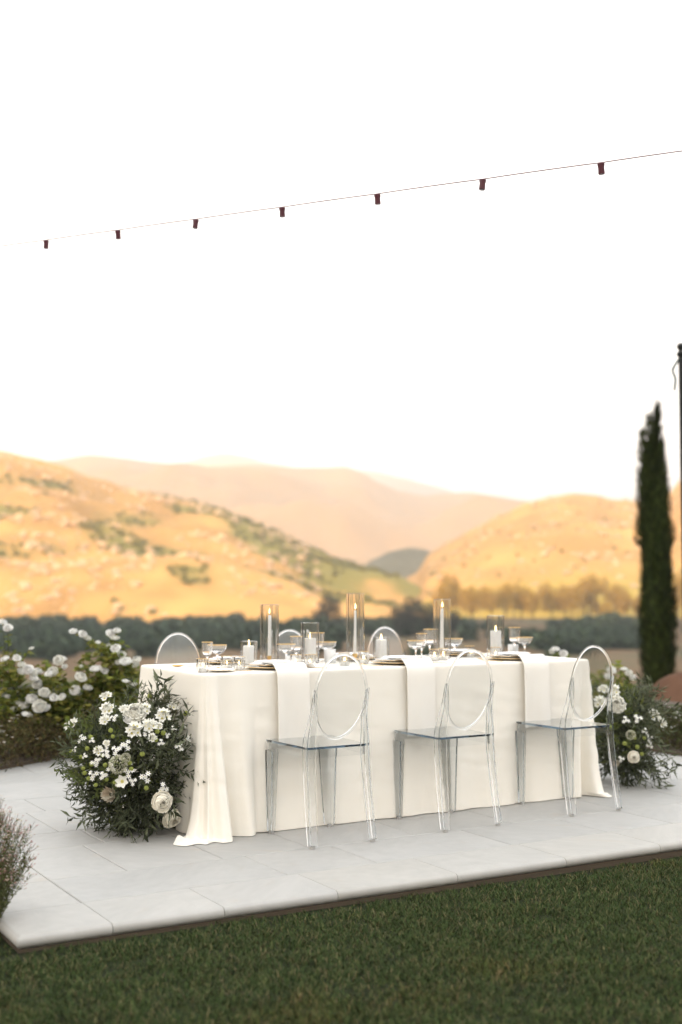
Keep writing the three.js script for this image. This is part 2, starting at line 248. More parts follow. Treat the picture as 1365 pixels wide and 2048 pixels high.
// ---------------------------------------------------------------- the cypress, the earth bank and the post at the right
{
  const p = at(1318, 1385, 30), h = 7.2, t = thing('cypress_tree', 'tall dark narrow cypress standing at the right edge', 'tree', [p.x, p.y - 0.1, p.z]);
  const tr = new MB(); tr.stem([V(0, -0.6, 0), V(0, 2, 0), V(0.05, 5.5, 0)], 0.1, 0.03, [0.07, 0.055, 0.04]); part('trunk', tr.geo(), leafVC, t);
  const b = new MB(), cols = [[0.016, 0.025, 0.007], [0.023, 0.032, 0.008], [0.013, 0.019, 0.006], [0.030, 0.038, 0.010]];
  const plume = (ox, oz, y0, y1, r0) => { const r = r0 * 1.18, tone = rr(0.55, 1.9); const n = Math.round(520 * (y1 - y0) * r * 2.2); for (let i = 0; i < n; i++) { const k = Math.pow(rnd(), 0.9), y = lerp(y0, y1, k), a = rnd() * 6.283, w = r * Math.pow(Math.sin(Math.min(1, 0.16 + k * 0.9) * Math.PI * 0.985), 0.6) * (0.85 + 0.5 * fbm(ox * 5 + Math.cos(a), y * 1.6, oz * 5 + Math.sin(a), 2)) * Math.sqrt(rr(0.25, 1)); const o = V(ox + w * Math.cos(a), y, oz + w * Math.sin(a)); const d = V(Math.cos(a) * 0.45 + rr(-.3, .3), 1, Math.sin(a) * 0.45 + rr(-.3, .3)).normalize(); b.leaf(o, d, V(Math.cos(a), -0.3, Math.sin(a)).normalize(), rr(0.1, 0.3), rr(0.025, 0.06), mul(pick(cols), tone * rr(0.7, 1.4)), 0.05); } };
  for (let i = 0; i < 11; i++) { const a = i * 2.4, q = i ? 0.2 : 0; plume(Math.cos(a) * q, Math.sin(a) * q, 0.0, rr(3.2, 4.6), 0.24); }
  for (let i = 0; i < 8; i++) { const a = i * 2.4 + 1; plume(Math.cos(a) * 0.13, Math.sin(a) * 0.13, 2.4, rr(5.0, 6.2), 0.19); }
  for (const [s, y, r] of [[0.08, 7.15, 0.14], [-0.14, 6.9, 0.13], [-0.31, 6.5, 0.12], [0.14, 6.2, 0.13], [-0.04, 6.4, 0.17], [-0.22, 6.0, 0.16], [0.2, 5.5, 0.15], [-0.36, 4.5, 0.17], [0.26, 4.3, 0.17], [-0.1, 5.8, 0.2], [0.02, 6.75, 0.19], [-0.18, 6.3, 0.18]]) { const o = RT.clone().multiplyScalar(s); plume(o.x, o.z, 3.6, y, r); }
  part('crown', b.geo(), leafVC, t);
  const m = at(1392, 1400, 14.5), bank = sheet(40, 24, (u, v) => { const a = u * 6.2832, r = v, x = Math.cos(a) * r * 1.25, z = Math.sin(a) * r * 1.0; return V(m.x + x * RT.x + z * HF.x, -1.1 + 1.32 * Math.pow(1 - r * r, 0.8) + 0.08 * fbm(x * 2, 2, z * 2, 4), m.z + x * RT.z + z * HF.z); }, null, (u, v, q) => { const n = 1 + 0.5 * fbm(q.x * 3, q.y * 3, q.z * 3, 4); return [0.11 * n, 0.06 * n, 0.038 * n]; });
  struct('earth_bank', bank, hillMat());
  const c = at(1369.5 + 6, 1480, 12), y0 = -0.6, q = thing('metal_post', 'slim dark metal post with ball finial at right edge of picture', 'post', [c.x, y0, c.z]);
  const iron = std(0.018, 0.02, 0.02, 0.5, { metalness: 0.6 }), H = at(1368, 700, 12).y - y0;
  part('pole', new THREE.CylinderGeometry(0.026, 0.03, H, 14).translate(0, H / 2, 0), iron, q);
  part('finial', new THREE.LatheGeometry([[0.001, 0.12], [0.03, 0.11], [0.042, 0.08], [0.03, 0.05], [0.02, 0.035], [0.04, 0.02], [0.045, 0.0], [0.026, -0.03]].map((a) => new THREE.Vector2(...a)), 16).translate(0, H, 0), iron, q);
  const hk = RT.clone().multiplyScalar(-1), cu = new THREE.CatmullRomCurve3([V(0, H - 0.02, 0), hk.clone().multiplyScalar(0.05).setY(H - 0.09), hk.clone().multiplyScalar(0.085).setY(H - 0.16), hk.clone().multiplyScalar(0.06).setY(H - 0.24), hk.clone().multiplyScalar(0.07).setY(H - 0.36)]);
  part('strap', new THREE.TubeGeometry(cu, 24, 0.012, 6), std(0.02, 0.05, 0.045, 0.6), q);
}
// ---------------------------------------------------------------- terrace
const stoneBump = noiseTex(512, (x, y) => { const n = 0.5 + 0.35 * tile(x, y, 14, 5) + 0.25 * tile(x, y, 60, 3, 4), pit = tile(x, y, 40, 2, 9) > 0.42 ? -0.25 : 0; const v = n + pit; return [v, v, v]; });
const stoneMap = noiseTex(512, (x, y) => { const a = tile(x, y, 5, 5, 2), b = tile(x, y, 26, 4, 7), c = tile(x, y, 9, 4, 17); const k = 0.88 + 0.09 * a + 0.10 * b, st = sstep(c, 0.2, 0.5) * 0.08; return [k, k - st * 0.5, k - st]; }, false);
const stoneMats = [[0.43, 0.42, 0.394], [0.44, 0.429, 0.403], [0.422, 0.412, 0.387], [0.435, 0.423, 0.396], [0.448, 0.437, 0.412]].map(([r, g, b]) => new THREE.MeshStandardMaterial({ color: lin(r, g, b), map: stoneMap, bumpMap: stoneBump, bumpScale: 0.0022, roughness: 0.62 }));
const copingMats = [[0.44, 0.425, 0.392], [0.446, 0.428, 0.39], [0.436, 0.422, 0.393]].map(([r, g, b]) => new THREE.MeshStandardMaterial({ color: lin(r, g, b), map: stoneMap, bumpMap: stoneBump, bumpScale: 0.0022, roughness: 0.62 }));
const PX0 = -1.235, PX1 = 4.16, PZ0 = -4.2, PZ1 = 1.215;
{
  const patio = struct('patio', new THREE.BoxGeometry(PX1 - PX0 - 0.03, 0.3, PZ1 - PZ0 - 0.03).translate((PX0 + PX1) / 2, -0.0075 - 0.15, (PZ0 + PZ1) / 2 - 0.006), new THREE.MeshStandardMaterial({ color: lin(0.40, 0.385, 0.35), roughness: 0.95, bumpMap: stoneBump, bumpScale: 0.003 }));
  part('riser', new THREE.BoxGeometry(PX1 - PX0 - 0.022, 0.24, PZ1 - PZ0 - 0.022).translate((PX0 + PX1) / 2, -0.0455 - 0.12, (PZ0 + PZ1) / 2), new THREE.MeshStandardMaterial({ color: lin(0.075, 0.055, 0.036), roughness: 1, bumpMap: stoneBump, bumpScale: 0.004 }), patio);
  const uvMetres = (g, ox, oz) => { const p = g.attributes.position, uv = []; for (let i = 0; i < p.count; i++) uv.push(p.getX(i) * 0.7 + ox, (p.getZ(i) + p.getY(i)) * 0.7 + oz); g.setAttribute('uv', new THREE.Float32BufferAttribute(uv, 2)); return g; };
  const slab = (x0, x1, z0, z1) => {
    const j = 0.0020, w = x1 - x0 - 2 * j, d = z1 - z0 - 2 * j, b = 0.004, s = new THREE.Shape([[-w / 2 + b, -d / 2 + b], [w / 2 - b, -d / 2 + b], [w / 2 - b, d / 2 - b], [-w / 2 + b, d / 2 - b]].map((q) => new THREE.Vector2(...q)));
    const g = new THREE.ExtrudeGeometry(s, { depth: 0.014, bevelEnabled: true, bevelThickness: 0.003, bevelSize: b, bevelSegments: 1 }); g.rotateX(Math.PI / 2); g.translate((x0 + x1) / 2, -0.003 + rr(-0.0009, 0.0009), (z0 + z1) / 2);
    part('paving_stone', uvMetres(g, rnd() * 7, rnd() * 7), pick(stoneMats), patio);
  };
  const FZ = PZ1 - 0.35, FX = PX0 + 0.35;                                             // where the coping stones end
  const depths = [0.42, 0.60, 0.36, 0.60, 0.42, 0.60, 0.36, 0.60, 0.42, 0.60]; let z = FZ, row = 0;
  for (const d of depths) { if (z - d < PZ0) break; let x = FX - (row % 2 ? 0 : 0); let first = true; while (x < PX1 - 0.02) { let l = pick([0.45, 0.6, 0.75, 0.9]); if (first && row % 2) l = 0.34; first = false; let e = x + l; if (e > PX1 - 0.2) e = PX1; slab(x, e, z - d, z); x = e; } z -= d; row++; }
  // coping with a rounded nose, mitred at the front left corner
  const nose = (w) => { const s = [[0, -0.044], [0, -0.003], [0.003, 0]]; s.push([w - 0.026, 0]); for (let i = 0; i <= 8; i++) { const a = Math.PI / 2 - i / 8 * Math.PI; s.push([w - 0.022 + 0.022 * Math.cos(a), -0.022 + 0.022 * Math.sin(a)]); } return s; };
  const corner = [];
  const coping = (a, b, front, mitre) => {
    const w = 0.347, P = nose(w), j = 0.0012, secs = [];
    for (const [e, sg] of [[a + j, 1], [b - j, 0]]) secs.push(P.map(([d, y]) => { let q = e; if (mitre && sg === (front ? 1 : 0)) { const out = w - d; q = front ? PX0 + out : PZ1 - out; } return front ? V(q, y, FZ + 0.003 + d) : V(FX - 0.003 - d, y, q); }));
    const g = loft(secs, P); if (mitre) { corner.push(uvMetres(g, 2, 3)); return; } part('coping_stone', uvMetres(g, rnd() * 7, rnd() * 7), pick(copingMats), patio);
  };
  const fx = [PX0, FX, -0.44, 0.06, 0.65, 1.25, 1.83, 2.43, 3.03, 3.6, PX1];
  for (let i = 0; i + 1 < fx.length; i++) coping(fx[i], fx[i + 1], true, i === 0);
  const zs = [-4.2, -3.6, -3.0, -2.4, -1.8, -1.2, -0.6, 0.0, 0.45, FZ, PZ1];
  for (let i = 0; i + 1 < zs.length; i++) coping(zs[i], zs[i + 1], false, i === zs.length - 2);
  part('coping_stone', mergeGeometries(corner), copingMats[0], patio);
  // planting bed along the far and right sides
  const bed = new THREE.Shape([[-3.6, 0.45], [-1.95, 1.62], [-0.27, 2.72], [0.54, 3.25], [1.3, 3.74], [4.15, 3.78], [4.16, 0.4], [7, 0.4], [7, 6.5], [-3.6, 6.5]].map((q) => new THREE.Vector2(...q)));
  const g = new THREE.ExtrudeGeometry(bed, { depth: 0.3, bevelEnabled: false }); g.rotateX(-Math.PI / 2); g.translate(0, -0.275, 0);
  struct('planting_bed', g, new THREE.MeshStandardMaterial({ color: lin(0.07, 0.052, 0.035), roughness: 1, bumpMap: stoneBump, bumpScale: 0.01 }));
}
// ---------------------------------------------------------------- lawn
{
  const lm = new THREE.MeshPhysicalMaterial({ vertexColors: true, roughness: 0.75, specularIntensity: 0.22 });
  const tuft = (n, s) => { const b = new MB(); for (let i = 0; i < n; i++) {
    const o = V(rr(-s, s), 0, rr(-s, s)), a = rnd() * 6.283, h = rr(0.013, 0.036), ln = rr(0.15, 0.95), d = V(Math.cos(a) * ln, 1, Math.sin(a) * ln).normalize(), w = rr(0.0014, 0.003), sd = V(-Math.sin(a + rr(-1, 1)), 0, Math.cos(a)).multiplyScalar(w / 2);
    const t = rnd(), k = rr(0.55, 1.55), col = t < 0.72 ? [0.037 * k, 0.055 * k, 0.016 * k]   : t < 0.90 ? [0.075 * k, 0.08 * k, 0.027 * k] : [0.14 * k, 0.112 * k, 0.055 * k];
    const m = o.clone().addScaledVector(d, h * 0.55), tip = o.clone().addScaledVector(d, h * 0.8).add(V(Math.cos(a) * h * 0.35, h * 0.12, Math.sin(a) * h * 0.35));
    const A = o.clone().sub(sd), B = o.clone().add(sd), C = m.clone().add(sd), D = m.clone().sub(sd); b.tri(A, B, C, col); b.tri(A, C, D, col); b.tri(D, C, tip, col);
  } return b.geo(); };
  const geos = [0, 1, 2, 3].map(() => tuft(150, 0.055)), lists = [[], [], [], []];
  for (let x = -2.6; x < 4.4; x += 0.062) for (let z = -0.2; z < 4.3; z += 0.062) {
    if (x > PX0 - 0.005 && z < PZ1 + 0.012) continue;
    const q = V(x, 0, z).sub(CAM), dep = q.dot(HF), lat = q.dot(RT) / dep; if (dep < 2.3 || Math.abs(lat) > 0.55) continue;
    const n = fbm(x * 1.6, 3, z * 1.6, 4), m = fbm(x * 6, 9, z * 6, 3), st = 0.5 * sstep(n + 0.3 * m, 0.1, 0.5), k = 0.95 + 0.3 * m - 0.15 * n;
    lists[Math.floor(rnd() * 4)].push([V(x + rr(-.03, .03), lawnY(x) - 0.004, z + rr(-.03, .03)), rr(0.85, 1.15), rnd() * 6.283, lin(k * lerp(0.95, 1.75, st), k * lerp(1, 1.28, st), k * lerp(1.0, 1.1, st)), rr(0.7, 1.1)]);
  }
  const lawn = new THREE.Group(); lawn.name = 'lawn_grass'; lawn.userData.kind = 'stuff'; scene.add(lawn); tag(lawn, 'short dark green lawn with dry patches in front of the terrace', 'grass');
  lists.forEach((l, i) => scatterInst('grass_blades', geos[i], lm, l, lawn));
}
// ---------------------------------------------------------------- table and cloth
const TH = 0.794, TL = 2.487, TW = 0.863;
const linenBump = noiseTex(256, (x, y) => { const v = 0.5 + 0.2 * Math.sin(x * 6.2832 * 64) * (0.6 + tile(x, y, 20, 2)) + 0.2 * Math.sin(y * 6.2832 * 64) + 0.2 * tile(x, y, 50, 2); return [v, v, v]; });
linenBump.repeat.set(9, 9);
const clothMat = phys(0.87, 0.825, 0.735, 0.92, { specularIntensity: 0.4, sheen: 0.25, sheenColor: lin(1, 0.98, 0.94), sheenRoughness: 0.6, bumpMap: linenBump, bumpScale: 0.0006 });
const napkinMat = phys(0.86, 0.82, 0.745, 0.92, { specularIntensity: 0.4, sheen: 0.25, sheenColor: lin(1, 1, 1), sheenRoughness: 0.6, bumpMap: linenBump, bumpScale: 0.0006 });
{
  // pairs: a point of the table's edge and the point of the hem it falls to, with the length of cloth that lies on the floor
  const near = [ // near left corner, from the left end round to the front
    [[0, -0.30], [-0.022, -0.30], 0], [[0, -0.18], [-0.035, -0.19], 0], [[0, -0.10], [-0.018, -0.12], 0], [[0, -0.05], [-0.025, -0.06], 0.05], [[0.001, -0.026], [-0.052, -0.02], 0.10], [[0.004, -0.014], [-0.036, 0.026], 0.10], [[0.010, -0.006], [-0.006, 0.034], 0.07], [[0.018, -0.002], [-0.004, 0.088], 0.045], [[0.028, 0], [0.028, 0.086], 0.02], [[0.040, 0], [0.050, 0.138], 0.01], [[0.053, 0], [0.092, 0.148], 0], [[0.066, 0], [0.108, 0.105], 0], [[0.08, 0], [0.088, 0.03], 0], [[0.11, 0], [0.118, 0.012], 0], [[0.15, 0], [0.175, 0.05], 0], [[0.19, 0], [0.225, 0.078], 0], [[0.235, 0], [0.262, 0.055], 0], [[0.28, 0], [0.285, 0.012], 0], [[0.33, 0], [0.335, 0.022], 0]];
  const right = [ // near right corner, from the front round to the right end
    [[TL - 0.32, 0], [TL - 0.32, 0.022], 0], [[TL - 0.2, 0], [TL - 0.21, 0.03], 0], [[TL - 0.13, 0], [TL - 0.15, 0.045], 0.0], [[TL - 0.09, 0], [TL - 0.115, 0.04], 0], [[TL - 0.065, 0], [TL - 0.085, -0.03], 0.0], [[TL - 0.045, 0], [TL - 0.06, -0.01], 0.03], [[TL - 0.022, -0.002], [TL - 0.035, 0.05], 0.06], [[TL - 0.008, -0.008], [TL + 0.02, 0.055], 0.045], [[TL - 0.002, -0.022], [TL + 0.045, 0.025], 0.02], [[TL, -0.045], [TL + 0.045, -0.03], 0], [[TL, -0.08], [TL + 0.03, -0.07], 0], [[TL, -0.14], [TL + 0.055, -0.14], 0], [[TL, -0.2], [TL + 0.03, -0.2], 0], [[TL, -0.3], [TL + 0.022, -0.3], 0]];
  const far = (l) => l.map(([a, b, e]) => [[TL - a[0], -TW - a[1]], [TL - b[0], -TW - b[1]], e]);
  const span = (a, b, ox, oz, n) => Array.from({ length: n }, (_, i) => { const t = (i + 1) / (n + 1), x = lerp(a[0], b[0], t), z = lerp(a[1], b[1], t), w = 0.024 + 0.009 * Math.sin(i * 2.1) + 0.007 * Math.sin(i * 4.3 + 1); return [[x, z], [x + ox * w, z + oz * w], 0]; });
  const ring = [...near, ...span([0.33, 0], [TL - 0.32, 0], 0, 1, 16), ...right, ...span([TL, -0.3], [TL, -TW + 0.3], 1, 0, 2), ...far(near), ...span([TL - 0.33, -TW], [0.32, -TW], 0, -1, 16), ...far(right), ...span([0, -TW + 0.3], [0, -0.3], -1, 0, 2)];
  const topC = new THREE.CatmullRomCurve3(ring.map(([a]) => V(a[0], 0, a[1])), true, 'catmullrom', 0.5), botC = new THREE.CatmullRomCurve3(ring.map(([, b]) => V(b[0], 0, b[1])), true, 'catmullrom', 0.5), exC = new THREE.CatmullRomCurve3(ring.map(([, , e], i) => V(i, e, 0)), true, 'catmullrom', 0.5);
  const n = ring.length * 10, VR = 64, cx = TL / 2, cz = -TW / 2;
  const f = (u, v) => {
    const a = topC.getPoint(u % 1), b = botC.getPoint(u % 1), e = Math.max(0, exC.getPoint(u % 1).y), out = b.clone().sub(a);
    const nx = b.x - clamp(b.x, 0.15, TL - 0.15), nz = b.z - clamp(b.z, -TW + 0.15, -0.15), nl = Math.hypot(nx, nz) || 1;
    if (v < 0.06) { const k = v / 0.06, s = 1 - k, q = V(a.x - nx / nl * 0.02 * s, TH, a.z - nz / nl * 0.02 * s); q.y = TH - 0.006 * Math.pow(k, 2); return q; }
    if (v < 0.86) {
      const t = (v - 0.06) / 0.8, g = t, q = V(a.x + out.x * g, 0, a.z + out.z * g), hem = 0.008 + (e > 0.005 ? 0.012 : 0);
      q.y = lerp(TH - 0.006, hem, 1 - Math.pow(1 - t, 1.03));
      const w = 0.007 * t * fbm(q.x * 5, q.y * 1.2, q.z * 5, 3) + (0.008 * fbm(q.x * 2 + 7, q.y * 13 + q.x, q.z * 2, 3) + 0.003 * fbm(q.x * 9, q.y * 22, q.z * 9, 2)) * Math.sin(t * 3.14);
      q.x += nx / nl * w; q.z += nz / nl * w;
      // the cloth breaks outwards just above the floor where it is too long
      const br = e * 0.45 * Math.pow(t, 9); q.x += nx / nl * br; q.z += nz / nl * br; return q;
    }
    const t = (v - 0.86) / 0.14, d = e * 0.45 + e * t, q = V(b.x + nx / nl * d, 0, b.z + nz / nl * d), w = fbm(q.x * 14, 2, q.z * 14, 3), wv = 0.007 * fbm(b.x * 5, 0.0096, b.z * 5, 3);
    q.x += nx / nl * wv * (1 - t); q.z += nz / nl * wv * (1 - t);
    q.y = 0.008 + (e > 0.005 ? 0.012 : 0) * (1 - t) + e * 0.55 * Math.max(0, w + 0.25) * Math.sin(t * Math.PI) - 0.004 * t; return q;
  };
  const side = sheet(n, VR, f, (u, v, q) => [(q.x + q.z) * 1, q.y]);
  const cap = sheet(n, 8, (u, v) => { const q = f(u, 0); return V(lerp(q.x, clamp(q.x, 0.3, TL - 0.3), v), TH + 0.0004 * v, lerp(q.z, cz, v)); }, (u, v, q) => [q.x, q.z]);
  const geo = mergeVertices(mergeGeometries([side, cap]), 1e-5); geo.deleteAttribute('normal'); geo.computeVertexNormals();
  tag(part('tablecloth', geo, clothMat, scene), 'long ivory linen tablecloth draped to the paving and pooling at the corners', 'tablecloth');
  const t = thing('dining_table', 'long rectangular dining table hidden under the ivory floor length cloth', 'table', [TL / 2, 0, -TW / 2]), wood = std(0.25, 0.16, 0.09, 0.6);
  part('tabletop', new RoundedBoxGeometry(TL - 0.02, 0.03, TW - 0.02, 2, 0.008).translate(0, TH - 0.025, 0), wood, t);
  for (const sx of [-1, 1]) for (const sz of [-1, 1]) part('leg', new THREE.CylinderGeometry(0.022, 0.022, TH - 0.042, 10).translate(sx * (TL / 2 - 0.22), (TH - 0.042) / 2 + 0.001, sz * (TW / 2 - 0.16)), wood, t);
}
// ---------------------------------------------------------------- clear chairs
const acrylic = phys(1, 1, 1, 0.03, { transmission: 1, thickness: 0.02, ior: 1.5, attenuationColor: lin(0.72, 0.83, 0.92), attenuationDistance: 0.085 }), acrylicBack = phys(1, 1, 1, 0.05, { transmission: 1, thickness: 0.005, ior: 1.58, attenuationColor: lin(0.74, 0.84, 0.92), attenuationDistance: 0.07 });
const glide = std(0.35, 0.34, 0.32, 0.5);
let chair0;
{
  const t = chair0 = thing('clear_chair', 'clear acrylic chair with oval back, leftmost at the near side of the table', 'chair', [0.516, 0, 0.264], 0, 'clear oval backed chairs round the table');
  // seat: a thin plate over a shallow apron
  const rs = (w0, w1, z0, z1, r) => { const s = new THREE.Shape(); s.moveTo(-w0 / 2 + r, z0); s.lineTo(w0 / 2 - r, z0); s.quadraticCurveTo(w0 / 2, z0, w0 / 2, z0 + r); s.lineTo(w1 / 2, z1 - r); s.quadraticCurveTo(w1 / 2, z1, w1 / 2 - r, z1); s.lineTo(-w1 / 2 + r, z1); s.quadraticCurveTo(-w1 / 2, z1, -w1 / 2, z1 - r); s.lineTo(-w0 / 2, z0 + r); s.quadraticCurveTo(-w0 / 2, z0, -w0 / 2 + r, z0); return s; };
  const top = new THREE.ExtrudeGeometry(rs(0.372, 0.328, -0.240, 0.158, 0.022), { depth: 0.006, bevelEnabled: true, bevelThickness: 0.002, bevelSize: 0.002, bevelSegments: 2, curveSegments: 8 }); top.rotateX(Math.PI / 2); top.translate(0, 0.460, 0);
  const seat = part('seat', top, acrylic, t), ring = rs(0.366, 0.322, -0.237, 0.155, 0.02); ring.holes.push(rs(0.356, 0.312, -0.232, 0.150, 0.016));
  const ap = new THREE.ExtrudeGeometry(ring, { depth: 0.04, bevelEnabled: false, curveSegments: 8 }); ap.rotateX(Math.PI / 2); ap.translate(0, 0.4510, 0); part('apron', ap, acrylic, seat);
  // legs: channels of L section that taper to the floor; the rear ones sweep on up to the sides of the oval
  const lsec = (c, a, b, th, sx, sz) => [[0, 0], [a, 0], [a, th], [th, th], [th, b], [0, b]].map(([p, q]) => V(c.x - sx * p, c.y, c.z - sz * q));
  const l2 = [[0, 0], [1, 0], [1, .15], [.15, .15], [.15, 1], [0, 1]];
  const foot = (x, z, leg) => part('foot_glide', new THREE.CylinderGeometry(0.0125, 0.014, 0.014, 12).translate(x, 0.007, z), glide, leg);
  for (const sx of [-1, 1]) {
    const F = []; for (let i = 0; i <= 6; i++) { const k = i / 6, y = lerp(0.014, 0.4095, k), a = lerp(0.040, 0.070, k); F.push(lsec(V(sx * lerp(0.182, 0.1865, k), y, lerp(-0.224, -0.2405, k)), a, a, 0.0088, sx, -1)); }
    const fl = part('leg', loft(F, l2), acrylic, t); foot(sx * 0.167, -0.209, fl);
    const R = [], path = [[0.179, 0.014, 0.222, 0.031], [0.177, 0.12, 0.204, 0.034], [0.174, 0.26, 0.184, 0.036], [0.172, 0.38, 0.172, 0.040], [0.1715, 0.452, 0.168, 0.041], [0.169, 0.50, 0.170, 0.038], [0.161, 0.55, 0.176, 0.033], [0.153, 0.60, 0.183, 0.027], [0.1495, 0.65, 0.191, 0.021], [0.149, 0.70, 0.199, 0.015], [0.150, 0.735, 0.205, 0.009]];
    const pc = new THREE.CatmullRomCurve3(path.map((q) => V(q[0], q[1], q[2]))), aw = new THREE.CatmullRomCurve3(path.map((q, i) => V(i, q[3], 0)));
    for (let i = 0; i <= 30; i++) { const q = pc.getPoint(i / 30), a = aw.getPoint(i / 30).y; R.push(lsec(V(sx * (q.x + 0.0015), q.y, q.z + 0.001), a * 1.18, a * 1.1, 0.0078, sx, 1)); }
    const rl = part('leg', loft(R, l2), acrylic, t); foot(sx * 0.165, 0.208, rl);
  }
  // oval back: a slightly dished plate inside a thicker rim, leaning back
  const A = 0.143, B = 0.205, cy = 0.697, lean = 0.17, put = (x, y, d) => V(x, cy + y * Math.cos(lean) - d * Math.sin(lean), 0.190 + y * Math.sin(lean) + d * Math.cos(lean) - 0.018 * (1 - (x / A) ** 2) * 0.9);
  const pa = A - 0.0075, pb = B - 0.0075, ov = (s, d) => { const o = []; for (let i = 0; i < 72; i++) { const a = i / 72 * 6.28319; o.push(put(pa * s * Math.cos(a), pb * s * Math.sin(a), d)); } return o; };
  const secs = []; for (let k = 0; k <= 8; k++) secs.push(ov(Math.max(0.02, k / 8), -0.0025)); for (let k = 8; k >= 0; k--) secs.push(ov(Math.max(0.02, k / 8), 0.0025));
  const s2 = Array.from({ length: 72 }, (_, i) => [Math.cos(i / 72 * 6.28319), Math.sin(i / 72 * 6.28319)]);
  const back = part('backrest', loft(secs, s2), acrylicBack, t);
  class Oval extends THREE.Curve { getPoint(k, o = V()) { const a = k * 6.2831853; return o.copy(put(A * Math.cos(a), B * Math.sin(a), 0)); } }
  part('rim', new THREE.TubeGeometry(new Oval(), 96, 0.0062, 10, true), acrylic, back);
  const G = t.userData.group;
  copyOf(t, 'clear acrylic chair with oval back, middle one at the near side', [1.278, 0, 0.254], 0, G);
  copyOf(t, 'clear acrylic chair with oval back, rightmost at the near side', [2.101, 0, 0.254], 0, G);
  for (const [x, z, a, l] of [[0.40, -1.03, 0.06, 'left'], [1.20, -1.17, -0.05, 'middle'], [2.05, -1.35, 0.03, 'right']]) { const c = copyOf(t, 'clear acrylic chair across the table, ' + l + ' of the far three, only its curved top showing', [x, 0, z], Math.PI + a, G); c.scale.setScalar(1.05); }
}
// ---------------------------------------------------------------- place settings
const china = phys(0.82, 0.815, 0.80, 0.18, { clearcoat: 0.6, clearcoatRoughness: 0.08 }), cream = phys(0.66, 0.60, 0.50, 0.3, { clearcoat: 0.4 }), gold = std(0.75, 0.50, 0.20, 0.28, { metalness: 1 });
const pane = phys(1, 1, 1, 0.02, { transmission: 1, thickness: 0, ior: 1.5 }), glassM = phys(1, 1, 1, 0.015, { transmission: 1, thickness: 0.003, ior: 1.5 }), frosted = phys(0.9, 0.9, 0.9, 0.45, { transmission: 0.55, thickness: 0 });
const wax = phys(0.93, 0.915, 0.87, 0.55, { sheen: 0.2, sheenColor: lin(1, .95, .85) }), wickM = std(0.02, 0.018, 0.015, 1);
const flameM = new THREE.MeshStandardMaterial({ color: lin(0, 0, 0), emissive: lin(1, 0.72, 0.32), emissiveIntensity: 1.3 });
const lathe = (pts, n = 40) => toCreasedNormals(new THREE.LatheGeometry(pts.map((q) => new THREE.Vector2(q[0], q[1])), n), 0.62);
const plateGeo = (r, h, th = 0.004) => lathe([[0.0001, 0.002], [r * 0.55, 0.002], [r * 0.62, 0.0025], [r * 0.74, h * 0.75], [r - 0.002, h], [r, h + th * 0.5], [r - 0.002, h + th], [r * 0.74, h * 0.75 + th], [r * 0.6, th + 0.002], [0.0001, th + 0.002]], 56);
let chargerP, dinnerP, saladP, napkinP;
const TOP = TH + 0.0015;
